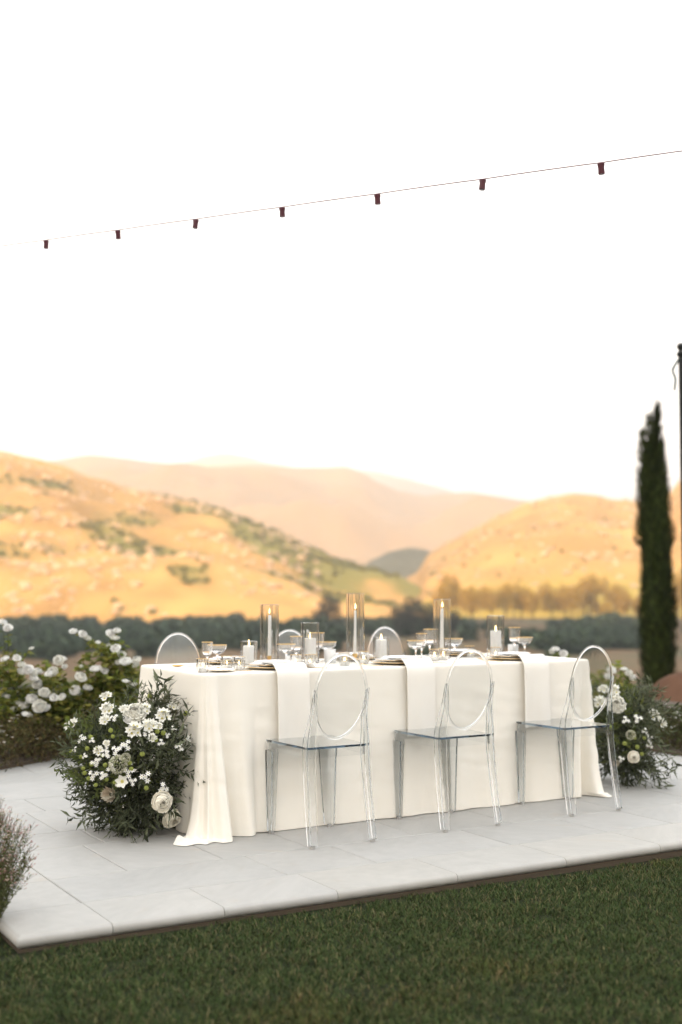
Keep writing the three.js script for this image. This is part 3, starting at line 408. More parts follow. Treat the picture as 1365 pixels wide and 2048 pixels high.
function setting(x, z, where, front) {
  const put = (proto, label, group, make) => proto ? copyOf(proto, label, [x, 0, z], 0, group) : make();
  let y = TOP;
  const cl = 'cream charger plate with gold edge under the plates ' + where;
  if (!chargerP) { chargerP = thing('charger_plate', cl, 'plate', [x, y, z], 0, 'charger plates'); part('plate', plateGeo(0.158, 0.011), cream, chargerP); part('gold_rim', new THREE.TorusGeometry(0.158, 0.0016, 6, 64).rotateX(Math.PI / 2).translate(0, 0.0132, 0), gold, chargerP); } else copyOf(chargerP, cl, [x, y, z]);
  y += 0.0095;
  const dl = 'white dinner plate resting on the charger ' + where;
  if (!dinnerP) { dinnerP = thing('dinner_plate', dl, 'plate', [x, y, z], 0, 'dinner plates'); part('plate', plateGeo(0.132, 0.013), china, dinnerP); part('gold_rim', new THREE.TorusGeometry(0.132, 0.0012, 6, 64).rotateX(Math.PI / 2).translate(0, 0.0152, 0), gold, dinnerP); } else copyOf(dinnerP, dl, [x, y, z]);
  if (front) {
    // napkin: from under the salad plate over the plate rims, down past the table edge
    const w = 0.182, edge = -z, pts = [V(0, 0.0205, -0.05), V(0, 0.0215, 0.05), V(0, 0.0345, 0.125), V(0, 0.0335, 0.165), V(0, 0.012, edge + 0.008), V(0, -0.02, edge + 0.028), V(0, -0.12, edge + 0.033), V(0, -0.24, edge + 0.036), V(0, -0.37, edge + 0.037)];
    const c = new THREE.CatmullRomCurve3(pts, false, 'centripetal');
    const gap = 0.0028, make = (s) => (u, v) => { const q = c.getPoint(v), t = c.getTangent(v), nx = V(0, -t.z, t.y).multiplyScalar(-1); const drop = sstep(v, 0.55, 1), f = 0.008 * drop * Math.sin(u * 5.2 + 1.3 * where.length) + 0.006 * drop * fbm(u * 2 + where.length, v * 2, 1, 2); q.z += f + 0.004 * drop; q.x += lerp(-w / 2, w / 2, u) * (1 - 0.05 * drop * u); q.y += 0; return q.addScaledVector(nx, -gap / 2 + gap * s); };
    const A = sheet(22, 60, make(0), (u, v) => [u * 0.2, v * 0.7]), B = sheet(22, 60, (u, v) => make(1)(1 - u, v), (u, v) => [u * 0.2, v * 0.7]);
    const e1 = sheet(1, 60, (u, v) => make(u)(0, v), (u, v) => [u * 0.003, v]), e2 = sheet(1, 60, (u, v) => make(1 - u)(1, v), (u, v) => [u * .003, v]), e3 = sheet(22, 1, (u, v) => make(v)(u, 1), (u, v) => [u, v * .003]);
    const nk = part(numbered('napkin'), mergeGeometries([A, B, e1, e2, e3]), napkinMat, scene); nk.position.set(x, TOP, z); tag(nk, 'white linen napkin hanging over the table edge ' + where, 'napkin', 'napkins');
  }
  y += front ? 0.0165 : 0.012;
  const sl = 'small white plate topmost of the stack ' + where;
  if (!saladP) { saladP = thing('salad_plate', sl, 'plate', [x, y, z], 0, 'salad plates'); part('plate', plateGeo(0.103, 0.010), china, saladP); } else copyOf(saladP, sl, [x, y, z]);
}
setting(0.485, -0.185, 'in front of the left near chair', true);
setting(1.265, -0.185, 'in front of the middle near chair', true);
setting(2.06, -0.185, 'in front of the right near chair', true);
setting(0.47, -0.68, 'across the table at its left end', false);
setting(1.25, -0.68, 'across the table in the middle', false);
setting(2.03, -0.68, 'across the table at its right end', false);
{
  const t = thing('bread_plate', 'small white side plate at the near left corner of the table', 'plate', [0.15, TOP, -0.12]); part('plate', plateGeo(0.075, 0.008), china, t); part('gold_rim', new THREE.TorusGeometry(0.075, 0.001, 6, 48).rotateX(Math.PI / 2).translate(0, 0.010, 0), gold, t);
  const bar = (pts, w, h) => { const secs = pts.map(([x, y, z, k]) => [[-1, -1], [1, -1], [1, 1], [-1, 1]].map(([a, b]) => V(x + a * w * (k ?? 1) / 2, y + b * h / 2, z))); return loft(secs, [[-1, -1], [1, -1], [1, 1], [-1, 1]]); };
  const handle = () => bar([[0, 0.006, 0.1, 1.3], [0, 0.005, 0.06, 1.1], [0, 0.004, 0, 0.8], [0, 0.006, -0.04, 0.7]], 0.008, 0.0025);
  const spoonBowl = () => { const g = new THREE.SphereGeometry(1, 18, 10, 0, 6.2832, Math.PI * 0.52, Math.PI * 0.48); g.scale(0.021, 0.010, 0.031); g.translate(0, 0.0105, -0.068); return g; };
  const spoonP = thing('dessert_spoon', 'gold spoon lying at the far left end of the table', 'spoon', [0.16, TOP, -0.53], 1.1, 'gold spoons'); part('bowl', spoonBowl(), gold, spoonP); part('handle', handle(), gold, spoonP);
  copyOf(spoonP, 'gold spoon right of the plates before the left near chair', [0.672, TOP, -0.115], 0.35); copyOf(spoonP, 'gold spoon right of the plates before the middle near chair', [1.45, TOP, -0.12], 0.3);
  const fk = thing('dinner_fork', 'gold fork at the near left corner, left of the stacked plates', 'fork', [0.225, TOP, -0.115], 0.5, 'gold forks'); part('handle', handle(), gold, fk);
  const head = []; head.push(bar([[0, 0.006, -0.04, 0.8], [0, 0.007, -0.06, 2.4], [0, 0.008, -0.072, 2.7]], 0.008, 0.002)); for (let i = 0; i < 4; i++) { const x = (i - 1.5) * 0.0058; head.push(bar([[x, 0.008, -0.0722, 1], [x, 0.012, -0.09, 1], [x, 0.016, -0.112, 0.5]], 0.0032, 0.0018)); } part('tines', mergeGeometries(head), gold, fk);
  copyOf(fk, 'gold fork left of the plates before the middle near chair', [1.02, TOP, -0.1], 0.2); copyOf(fk, 'gold fork left of the plates before the right near chair', [1.83, TOP, -0.1], 0.1);
  const kn = thing('table_knife', 'gold table knife right of the plates at the near right corner', 'knife', [2.29, TOP, -0.16], 0.15); part('handle', handle(), gold, kn); part('blade', bar([[0, 0.006, -0.042, 0.8], [0.001, 0.006, -0.06, 1.9], [0.001, 0.006, -0.11, 1.9], [-0.002, 0.006, -0.135, 0.6]], 0.008, 0.0016), gold, kn);
}
// ---------------------------------------------------------------- candles and glasses
const flameG = lathe([[0.0001, 0], [0.0032, 0.003], [0.0046, 0.009], [0.0036, 0.018], [0.0016, 0.027], [0.0001, 0.033]], 14);
function withFlame(t, y, s = 1) { const w = part('wick', new THREE.CylinderGeometry(0.0008, 0.0011, 0.008, 6).translate(0, y + 0.004, 0), wickM, t), f = part('flame', flameG.clone().scale(s, s, s).translate(0, y + 0.006, 0), flameM, t); f.castShadow = false; return w; }
function vase(x, z, r, h, label, pre = 'hurricane_vase') {
  const t = thing(pre, label, 'vase', [x, TOP, z], 0);
  part('glass', lathe([[0.0001, 0.0005], [r - 0.003, 0.0005], [r, 0.0035], [r, h - 0.0015], [r - 0.0016, h], [r - 0.0032, h - 0.0015], [r - 0.0032, 0.0115], [r - 0.006, 0.0095], [0.0001, 0.0095]], 64), glassM, t);
  return t;
}
function pillar(x, z, r, h, y, label) {
  const t = thing('pillar_candle', label, 'candle', [x, TOP + y, z], 0, 'white pillar candles');
  part('wax', lathe([[0.0001, 0], [r - 0.001, 0], [r, 0.001], [r, h - 0.004], [r - 0.002, h - 0.0005], [r - 0.004, h - 0.001], [r * 0.6, h - 0.007], [0.0001, h - 0.008]], 40), wax, t); withFlame(t, h - 0.008, 1.1);
}
function taper(x, z, h, where) {
  const c = thing('candle_holder', 'small gold holder for the taper candle ' + where.replace('leftmost of the three tall glass vases', 'leftmost tall vase').replace('middle and tallest of the three tall glass vases', 'tallest vase').replace('rightmost of the three tall glass vases', 'rightmost tall vase'), 'candle holder', [x, TOP + 0.0105, z], 0, 'gold taper holders');
  part('stem', lathe([[0.0001, 0], [0.028, 0], [0.028, 0.003], [0.012, 0.006], [0.009, 0.012], [0.013, 0.018], [0.0145, 0.034], [0.0118, 0.034], [0.0118, 0.020], [0.0001, 0.020]], 28), gold, c);
  const t = thing('taper_candle', 'tall white taper candle burning ' + where, 'candle', [x, TOP + 0.031, z], 0, 'white taper candles');
  part('wax', lathe([[0.0001, 0], [0.0112, 0], [0.0112, 0.02], [0.0100, h * 0.6], [0.0090, h - 0.012], [0.0062, h - 0.002], [0.0001, h]], 24), wax, t); withFlame(t, h, 1.0);
}
[[0.642, -0.55, 0.327, 0.240, 'leftmost of the three tall glass vases'], [1.168, -0.50, 0.387, 0.262, 'middle and tallest of the three tall glass vases'], [1.774, -0.50, 0.352, 0.268, 'rightmost of the three tall glass vases']].forEach(([x, z, h, ch, w]) => { vase(x, z, 0.0525, h, 'clear glass cylinder around a taper candle, ' + w); taper(x, z, ch, 'in the ' + w); });
[[0.467, -0.45, 0.046, 0.133, 0.030, 0.098, 'short', 'at the left, behind the first plates'], [0.871, -0.50, 0.0525, 0.225, 0.0305, 0.128, 'tall', 'right of the leftmost taper candle'], [1.375, -0.55, 0.047, 0.132, 0.034, 0.108, 'short', 'in front of the far right chair back'], [2.112, -0.42, 0.0525, 0.251, 0.0325, 0.150, 'tall', 'at the right end of the row']].forEach(([x, z, r, h, cr, ch, k, w]) => { vase(x, z, r, h, k + ' clear glass cylinder around a pillar candle ' + w); pillar(x, z, cr, ch, 0.0105, 'white pillar candle burning in the ' + k + ' glass ' + w); });
let votiveP, teaP;
const VG = 'clear votive glasses with gold rims';
[[0.05, -0.12, 'nearest the left end of the table'], [0.248, -0.26, 'just behind the small side plate'], [0.285, -0.19, 'left of the first stack of plates'], [0.621, -0.20, 'below the left stemmed glass'], [0.692, -0.17, 'in front of the tall pillar candle'], [1.103, -0.30, 'at the foot of the tallest taper vase'], [0.93, -0.22, 'behind the left near chair back'], [1.99, -0.52, 'left of the right pillar vase'], [2.02, -0.30, 'before the right pillar vase'], [1.676, -0.35, 'below the right taper vase'], [1.58, -0.30, 'behind the middle near chair back']].forEach(([x, z, w], i) => {
  const l = 'small clear votive glass ' + w, tl = 'white tealight burning in the votive glass ' + w;
  if (!votiveP) { votiveP = thing('votive_glass', l, 'votive', [x, TOP, z], 0, VG); part('glass', lathe([[0.0001, 0.001], [0.025, 0.001], [0.029, 0.008], [0.0315, 0.035], [0.0312, 0.066], [0.0292, 0.066], [0.0293, 0.035], [0.027, 0.009], [0.024, 0.0028], [0.0001, 0.0028]], 36), glassM, votiveP); part('gold_rim', new THREE.TorusGeometry(0.0305, 0.0008, 6, 44).rotateX(Math.PI / 2).translate(0, 0.0668, 0), gold, votiveP); } else copyOf(votiveP, l, [x, TOP, z]);
  if (!teaP) { teaP = thing('tealight', tl, 'candle', [x, TOP + 0.003, z], 0, 'tealights'); part('wax', lathe([[0.0001, 0], [0.019, 0], [0.0195, 0.001], [0.0195, 0.017], [0.018, 0.018], [0.0001, 0.016]], 28), wax, teaP); withFlame(teaP, 0.016, 0.75); } else copyOf(teaP, tl, [x, TOP + 0.003, z]);
});
for (const [x, z, h, w] of [[0.983, -0.47, 0.075, 'right of the tall pillar candle'], [2.451, -0.68, 0.058, 'at the far right end of the table'], [0.70, -0.40, 0.05, 'beside the leftmost taper vase']]) { const t = thing('frosted_votive', 'frosted white votive cup ' + w, 'votive', [x, TOP, z], 0, 'frosted votives'); part('cup', lathe([[0.0001, 0.001], [0.029, 0.001], [0.0325, 0.006], [0.0335, h], [0.031, h], [0.030, 0.008], [0.0001, 0.006]], 36), frosted, t); part('wax', new THREE.CylinderGeometry(0.0275, 0.0275, h * 0.55, 28).translate(0, h * 0.275 + 0.009, 0), wax, t); }
let coupeP, wineP;
[[0.349, -0.60, 'at the left end behind the wine glass'], [0.722, -0.50, 'beside the leftmost taper vase'], [1.052, -0.62, 'right of the tall pillar candle'], [1.584, -0.50, 'left of the right taper vase'], [2.44, -0.55, 'at the right end of the table'], [1.95, -0.62, 'between the right taper vase and right pillar candle']].forEach(([x, z, w]) => {
  const l = 'shallow coupe glass with gold rim ' + w;
  if (coupeP) return copyOf(coupeP, l, [x, TOP, z]);
  coupeP = thing('coupe_glass', l, 'glass', [x, TOP, z], 0, 'coupe glasses');
  part('bowl', lathe([[0.0001, 0.058], [0.015, 0.0595], [0.036, 0.070], [0.049, 0.088], [0.0525, 0.108], [0.0515, 0.108], [0.048, 0.089], [0.035, 0.0715], [0.0001, 0.060]], 44), glassM, coupeP);
  part('stem', lathe([[0.0001, 0.001], [0.033, 0.001], [0.033, 0.0025], [0.008, 0.006], [0.0042, 0.014], [0.0042, 0.048], [0.009, 0.0572], [0.0001, 0.0575]], 32), glassM, coupeP);
  part('gold_rim', new THREE.TorusGeometry(0.052, 0.0014, 6, 52).rotateX(Math.PI / 2).translate(0, 0.1085, 0), gold, coupeP);
});
[[0.245, -0.50, 'at the left end of the table'], [0.795, -0.52, 'in front of the far middle chair back'], [0.978, -0.60, 'right of the tall pillar candle'], [1.693, -0.60, 'left of the right taper vase'], [1.834, -0.72, 'behind the right taper vase'], [2.537, -0.64, 'at the right end of the table']].forEach(([x, z, w], i) => {
  const l = 'stemmed wine glass with gold rim ' + w; let t;
  if (wineP) t = copyOf(wineP, l, [x > 2.45 ? 2.43 : x, TOP, z]); else {
    t = wineP = thing('wine_glass', l, 'glass', [x, TOP, z], 0, 'wine glasses');
    part('bowl', lathe([[0.0001, 0.062], [0.012, 0.064], [0.026, 0.076], [0.0325, 0.098], [0.0365, 0.155], [0.0355, 0.155], [0.031, 0.098], [0.025, 0.077], [0.0001, 0.064]], 44), glassM, t);
    part('stem', lathe([[0.0001, 0.001], [0.031, 0.001], [0.031, 0.0025], [0.008, 0.006], [0.0042, 0.014], [0.0042, 0.05], [0.009, 0.0612], [0.0001, 0.0615]], 32), glassM, t);
    part('gold_rim', new THREE.TorusGeometry(0.036, 0.0013, 6, 48).rotateX(Math.PI / 2).translate(0, 0.1555, 0), gold, t);
  }
  const s = [0.84, 0.96, 1.05, 0.93, 1.06, 1.08][i]; t.scale.setScalar(s);
});
// ---------------------------------------------------------------- flowers
const petalM = new THREE.MeshPhysicalMaterial({ vertexColors: true, roughness: 0.97, transmission: 0.12, thickness: 0, specularIntensity: 0.3 });
const W0 = [0.86, 0.85, 0.81], CREAM = [0.92, 0.87, 0.74];
function roseGeo(col, layers, ruf) {                                       // radius 1, facing +y
  const b = new MB();
  layers.forEach(([n, rad, open, h], k) => { for (let i = 0; i < n; i++) {
    const th = i / n * 6.2832 + k * 0.7 + rr(-.15, .15), wd = 6.2832 / n * 0.80, rj = rr(0.92, 1.08), c = mul(col, rr(0.9, 1.05));
    b.grid((u, v) => { const lip = v > 0.72 ? Math.sqrt(Math.max(0.06, 1 - Math.pow((v - 0.72) / 0.28, 2))) : 1, a = th + (u * 2 - 1) * wd * (0.5 + 0.5 * Math.sin(Math.PI * v * 0.75)) * lip, rf = 1 + ruf * Math.sin(u * 8 + k * 2 + i) * v * v, e = Math.pow(u * 2 - 1, 2);
      const R = rad * rj * rf * lerp(Math.sin(Math.PI * (0.14 + 0.68 * v)), Math.sin(1.5708 * Math.pow(v, 0.6)) * (1 + 0.12 * v * v), open), y = -0.5 + h * v * (1 - 0.18 * open * v * v) - 0.07 * e * v; return V(R * Math.cos(a), y, R * Math.sin(a)); }, 6, 5, c);
  } });
  return b.geo(true);
}
function starGeo(n, cup, wid, col, eye, len = 1) { const b = new MB(); for (let i = 0; i < n; i++) { const th = i / n * 6.2832, c = Math.cos(th), s = Math.sin(th); b.grid((u, v) => { const w = wid * Math.sin(Math.pow(v, 0.8) * 2.9 + 0.12), r = len * v, x = (u * 2 - 1) * w, y = cup * (v * v) - 0.12 * v * v * v + 0.12 * Math.abs(u * 2 - 1) * w; return V(r * c - x * s, y, r * s + x * c); }, 3, 4, (u, v) => v < 0.3 ? eye : mul(col, rr(0.93, 1.05))); } b.grid((u, v) => { const a = u * 6.2832, r = 0.12 * Math.sin(v * 3.14); return V(r * Math.cos(a), 0.08 + 0.12 * v, r * Math.sin(a)); }, 6, 3, [0.55, 0.45, 0.12]); return b.geo(true); }
function merged(list) { const gs = list.map(([g, M]) => g.clone().applyMatrix4(M)); return mergeGeometries(gs); }
const mat4 = (p, dir, s, spin = 0) => new THREE.Matrix4().compose(p, new THREE.Quaternion().setFromUnitVectors(V(0, 1, 0), dir.clone().normalize()).multiply(new THREE.Quaternion().setFromAxisAngle(V(0, 1, 0), spin)), V(s, s, s));
const ROSES = [0, 1, 2].map((i) => roseGeo([W0, W0, [0.78, 0.77, 0.70]][i], [[3, 0.2, 0, 0.95], [4, 0.34, 0.08, 0.98], [5, 0.50, 0.28, 0.96], [5, 0.67, 0.5, 0.88], [6, 0.84, 0.78, 0.76], [7, 1.0, 1, 0.58]], 0.06));
const CREAMROSE = roseGeo(CREAM, [[3, 0.2, 0, 1.0], [5, 0.36, 0.04, 1.04], [6, 0.52, 0.14, 1.04], [7, 0.68, 0.26, 1.0], [7, 0.83, 0.42, 0.94], [8, 0.95, 0.62, 0.84], [8, 1.02, 0.85, 0.7]], 0.05);
const PEONY = roseGeo([0.80, 0.78, 0.69], [[4, 0.22, 0.1, 1.0], [6, 0.38, 0.2, 1.0], [7, 0.54, 0.3, 0.98], [8, 0.7, 0.45, 0.94], [9, 0.86, 0.65, 0.84], [9, 1.0, 0.9, 0.66]], 0.12);
const STAR = starGeo(6, 0.25, 0.24, W0, [0.72, 0.72, 0.55]);
const TRUMPET = starGeo(6, 0.72, 0.42, [0.80, 0.79, 0.72], [0.66, 0.60, 0.22]);
const FREESIA = merged(Array.from({ length: 6 }, (_, i) => { const a = i * 2.4, r = i ? 0.52 : 0; return [TRUMPET, mat4(V(r * Math.cos(a), 0.12 * (i % 3) - 0.1 * r, r * Math.sin(a)), V(Math.cos(a) * r, 0.9, Math.sin(a) * r), 0.58, a)]; }));
const STARS = merged(Array.from({ length: 4 }, (_, i) => { const a = i * 2.1, r = i ? 0.75 : 0.1; return [STAR, mat4(V(r * Math.cos(a), 0.1 * (i % 2), r * Math.sin(a)), V(Math.cos(a) * 0.5, 1, Math.sin(a) * 0.5), 0.6, a)]; }));
const BUD = (() => { const b = new MB(), f = (u, v) => { const a = u * 6.2832, r = 0.72 * Math.pow(Math.sin(v * 3.1), 0.75) * (1 + 0.07 * Math.cos(a * 6)); return V(r * Math.cos(a), v * 1.9 - 0.95, r * Math.sin(a)); }; b.grid(f, 14, 8, (u, v) => v < 0.2 ? [0.09, 0.12, 0.03] : [0.32, 0.36, 0.09]); for (let i = 0; i < 6; i++) { const a = i * 1.047; b.leaf(V(0.2 * Math.cos(a), 0.8, 0.2 * Math.sin(a)), V(Math.cos(a) * 0.5, 1, Math.sin(a) * 0.5).normalize(), V(Math.cos(a), -.4, Math.sin(a)).normalize(), 0.7, 0.2, [0.3, 0.34, 0.14]); } return b.geo(true); })();
const SCABIOSA = (() => { const b = new MB(); for (let i = 0; i < 190; i++) { const y = 1 - (i + .5) / 190 * 1.7, r = Math.sqrt(Math.max(0, 1 - y * y)), a = i * 2.4, d = V(r * Math.cos(a), y, r * Math.sin(a)); b.leaf(d.clone().multiplyScalar(0.72), d.clone().add(V(rr(-.4, .4), rr(-.4, .4), rr(-.4, .4))).normalize(), V(-d.z, d.y + 0.2, d.x).normalize(), 0.36, 0.2, pick([[0.50, 0.48, 0.36], [0.62, 0.6, 0.5], [0.38, 0.40, 0.24]])); } return b.geo(); })();
const PROTEA = (() => { const b = new MB(); for (let k = 0; k < 4; k++) for (let i = 0; i < 13; i++) { const a = i / 13 * 6.2832 + k * 0.3, o = 0.25 + k * 0.22; b.leaf(V(0.15 * Math.cos(a), -0.6, 0.15 * Math.sin(a)), V(Math.cos(a) * o, 1, Math.sin(a) * o).normalize(), V(Math.cos(a), -o, Math.sin(a)).normalize(), rr(1.3, 1.7) - k * 0.15, 0.34, pick([[0.62, 0.54, 0.42], [0.55, 0.46, 0.36], [0.6, 0.56, 0.46]]), 0.1); } return b.geo(); })();
// leafy sprays growing along +y from the origin
function spray(len, n, ll, lw, cols, droop, twist = 0) {
  const b = new MB(), pts = []; for (let i = 0; i <= 6; i++) { const k = i / 6; pts.push(V(droop * k * k * len + twist * Math.sin(k * 5) * len * 0.06, len * (k - 0.35 * Math.abs(droop) * k * k * k), twist * Math.cos(k * 4) * len * 0.05)); }
  b.stem(pts, 0.0022, 0.0008, [0.07, 0.08, 0.035]); const c = new THREE.CatmullRomCurve3(pts);
  for (let i = 0; i < n; i++) { const k = 0.16 + 0.84 * (i + 0.5) / n, o = c.getPoint(k), t = c.getTangent(k), a = i * 2.4 + rr(-.4, .4), side = V(Math.cos(a), 0, Math.sin(a)), d = side.multiplyScalar(0.75).addScaledVector(t, 0.75).add(V(rr(-.2, .2), rr(-.2, .2), rr(-.2, .2))).normalize(); b.leaf(o, d, V().crossVectors(d, V(rr(-1, 1), rr(-1, 1), rr(-1, 1))).normalize(), ll * rr(0.7, 1.15), lw * rr(0.8, 1.2), mul(pick(cols), rr(0.8, 1.25)), 0.08); }
  return b.geo();
}
const olive = [[0.105, 0.122, 0.068], [0.14, 0.156, 0.092], [0.068, 0.080, 0.043]], fresh = [[0.12, 0.15, 0.04], [0.155, 0.175, 0.05], [0.09, 0.115, 0.033]], deep = [[0.038, 0.045, 0.024], [0.05, 0.058, 0.033]];
const SPRAYS = [spray(0.26, 17, 0.066, 0.0125, olive, 0.35), spray(0.22, 15, 0.060, 0.011, olive, -0.3, 1), spray(0.24, 22, 0.040, 0.0065, olive, 0.5, 1), spray(0.2, 13, 0.050, 0.018, fresh, 0.25), spray(0.28, 15, 0.078, 0.015, [...olive, ...deep], 0.6), spray(0.2, 14, 0.066, 0.0135, deep, 0.3)];
const WISP = (() => { const b = new MB(); for (let j = 0; j < 5; j++) { const a = rnd() * 6, pts = []; for (let i = 0; i <= 7; i++) { const k = i / 7; pts.push(V(Math.cos(a) * (0.03 * k + 0.09 * k * k * k), 0.17 * k - 0.06 * Math.pow(k, 4), Math.sin(a) * (0.03 * k + 0.09 * k * k * k))); } b.stem(pts, 0.0014, 0.0007, [0.10, 0.085, 0.05]); for (let i = 2; i < 8; i++) b.leaf(pts[i], V(rr(-1, 1), rr(-.6, .6), rr(-1, 1)).normalize(), V(0, 1, 0), 0.014, 0.007, [0.11, 0.10, 0.055]); } return b.geo(); })();

function arrangement(label, C, rad, flowers, opt) {
  const g = thing('flower_arrangement', label, 'flower arrangement', [C.x, 0, C.z]), toLocal = (p) => p.clone().sub(V(C.x, 0, C.z));
  const ax = [RT, V(0, 1, 0), HF], inside = opt.clip || (() => true);
  const onShell = (d, k) => C.clone().addScaledVector(ax[0], d.x * rad[0] * k * (d.y < 0 ? 1 + 0.55 * d.y : 1)).addScaledVector(ax[1], d.y * rad[1] * k).addScaledVector(ax[2], d.z * rad[2] * k);
  // dense inner foliage
  const b = new MB();
  for (let i = 0; i < opt.fill; i++) { const d = V(rr(-1, 1), rr(-1, 1), rr(-1, 1)).normalize(), k = Math.pow(rnd(), 0.45) * 0.86, o = onShell(d, k); if (!inside(o) || o.y < 0.006) continue; const dd = d.clone().add(V(rr(-1, 1), rr(-.8, 1), rr(-1, 1))).normalize(); b.leaf(toLocal(o), dd, V(rr(-1, 1), rr(-1, 1), rr(-1, 1)).cross(dd).normalize(), rr(0.04, 0.075), rr(0.009, 0.018), mul(pick(rnd() < 0.75 ? [...olive, ...deep] : fresh), rr(0.7, 1.1)), 0.08); }
  stuff(part('inner_foliage', b.geo(), sprayLeaf, g));
  for (let i = 0; i < opt.sprays; i++) {
    const d = V(rr(-1, 1), rr(-0.95, 1), rr(-1, 0.75)).normalize(), o = onShell(d, rr(0.5, 0.72)); if (!inside(o) || o.y < 0.03) continue;
    const dir = V().addScaledVector(ax[0], d.x).addScaledVector(V(0, 1, 0), d.y * 0.9 + (d.y < -0.3 ? 0.25 : 0.12)).addScaledVector(ax[2], d.z).add(V(rr(-.35, .35), rr(-.3, .3), rr(-.35, .35))).normalize();
    if (d.y < -0.25) { dir.x *= 0.55; dir.z *= 0.55; dir.normalize(); }
    const right = d.x > 0.0, k = d.y < -0.25 ? pick([0, 4, 5, 5]) : right ? pick([0, 1, 2, 4, 4]) : pick([0, 1, 2, 3, 3]);
    const m = part('leaf_spray', SPRAYS[k], sprayLeaf, g); m.applyMatrix4(mat4(toLocal(o), dir, rr(0.65, 1.1) * (d.x < 0 ? 0.85 : 1), rnd() * 6.28));
  }
  for (const [kind, u, v, px, dz] of flowers) {
    const yy = (C.y - at(u, v, opt.depth).y) / rad[1], lx = (at(u, v, opt.depth).clone().sub(C).dot(RT)) / rad[0], rim = Math.max(0, 1 - lx * lx - yy * yy), dep = opt.depth - rad[2] * Math.sqrt(rim) * 0.98 - ({ rose: 0.19, peony: 0.10, white: 0.10, freesia: 0.10, protea: 0.12, scab: 0.10, star: 0.10, bud: 0.09 }[kind] || 0.10), p = at(u, v, dep), s = px / FPX * dep * ({ freesia: 1.02, stars: 0.82, bud: 0.9, peony: 1.1 }[kind] || 1.05);
    const dir = p.clone().sub(C).normalize().addScaledVector(HF, -0.55).add(V(0, 0.35, 0)).add(V(rr(-.2, .2), rr(-.1, .2), rr(-.2, .2))).normalize();
    const [geo, name] = { rose: [CREAMROSE, 'cream_rose'], white: [pick(ROSES), 'white_rose'], peony: [PEONY, 'peony'], freesia: [FREESIA, 'freesia'], stars: [STARS, 'star_flower'], star: [TRUMPET, 'star_flower'], bud: [BUD, 'seed_pod'], scab: [SCABIOSA, 'scabiosa'], protea: [PROTEA, 'protea'] }[kind];
    const m = part(name, geo, petalM, g); m.applyMatrix4(mat4(toLocal(p), dir, s, rnd() * 6.28));
    if (dz !== undefined || kind === 'bud' || kind === 'star' || rim < 0.25) { const e = C.clone().lerp(p, 0.55), sb = new MB(); sb.stem([toLocal(e), toLocal(e.clone().lerp(p, 0.6).add(V(0, 0.012, 0))), toLocal(p)], 0.0022, 0.0014, [0.09, 0.11, 0.04]); part('stem', sb.geo(), leafVC, g); }
  }
  return { g, toLocal, onShell };
}
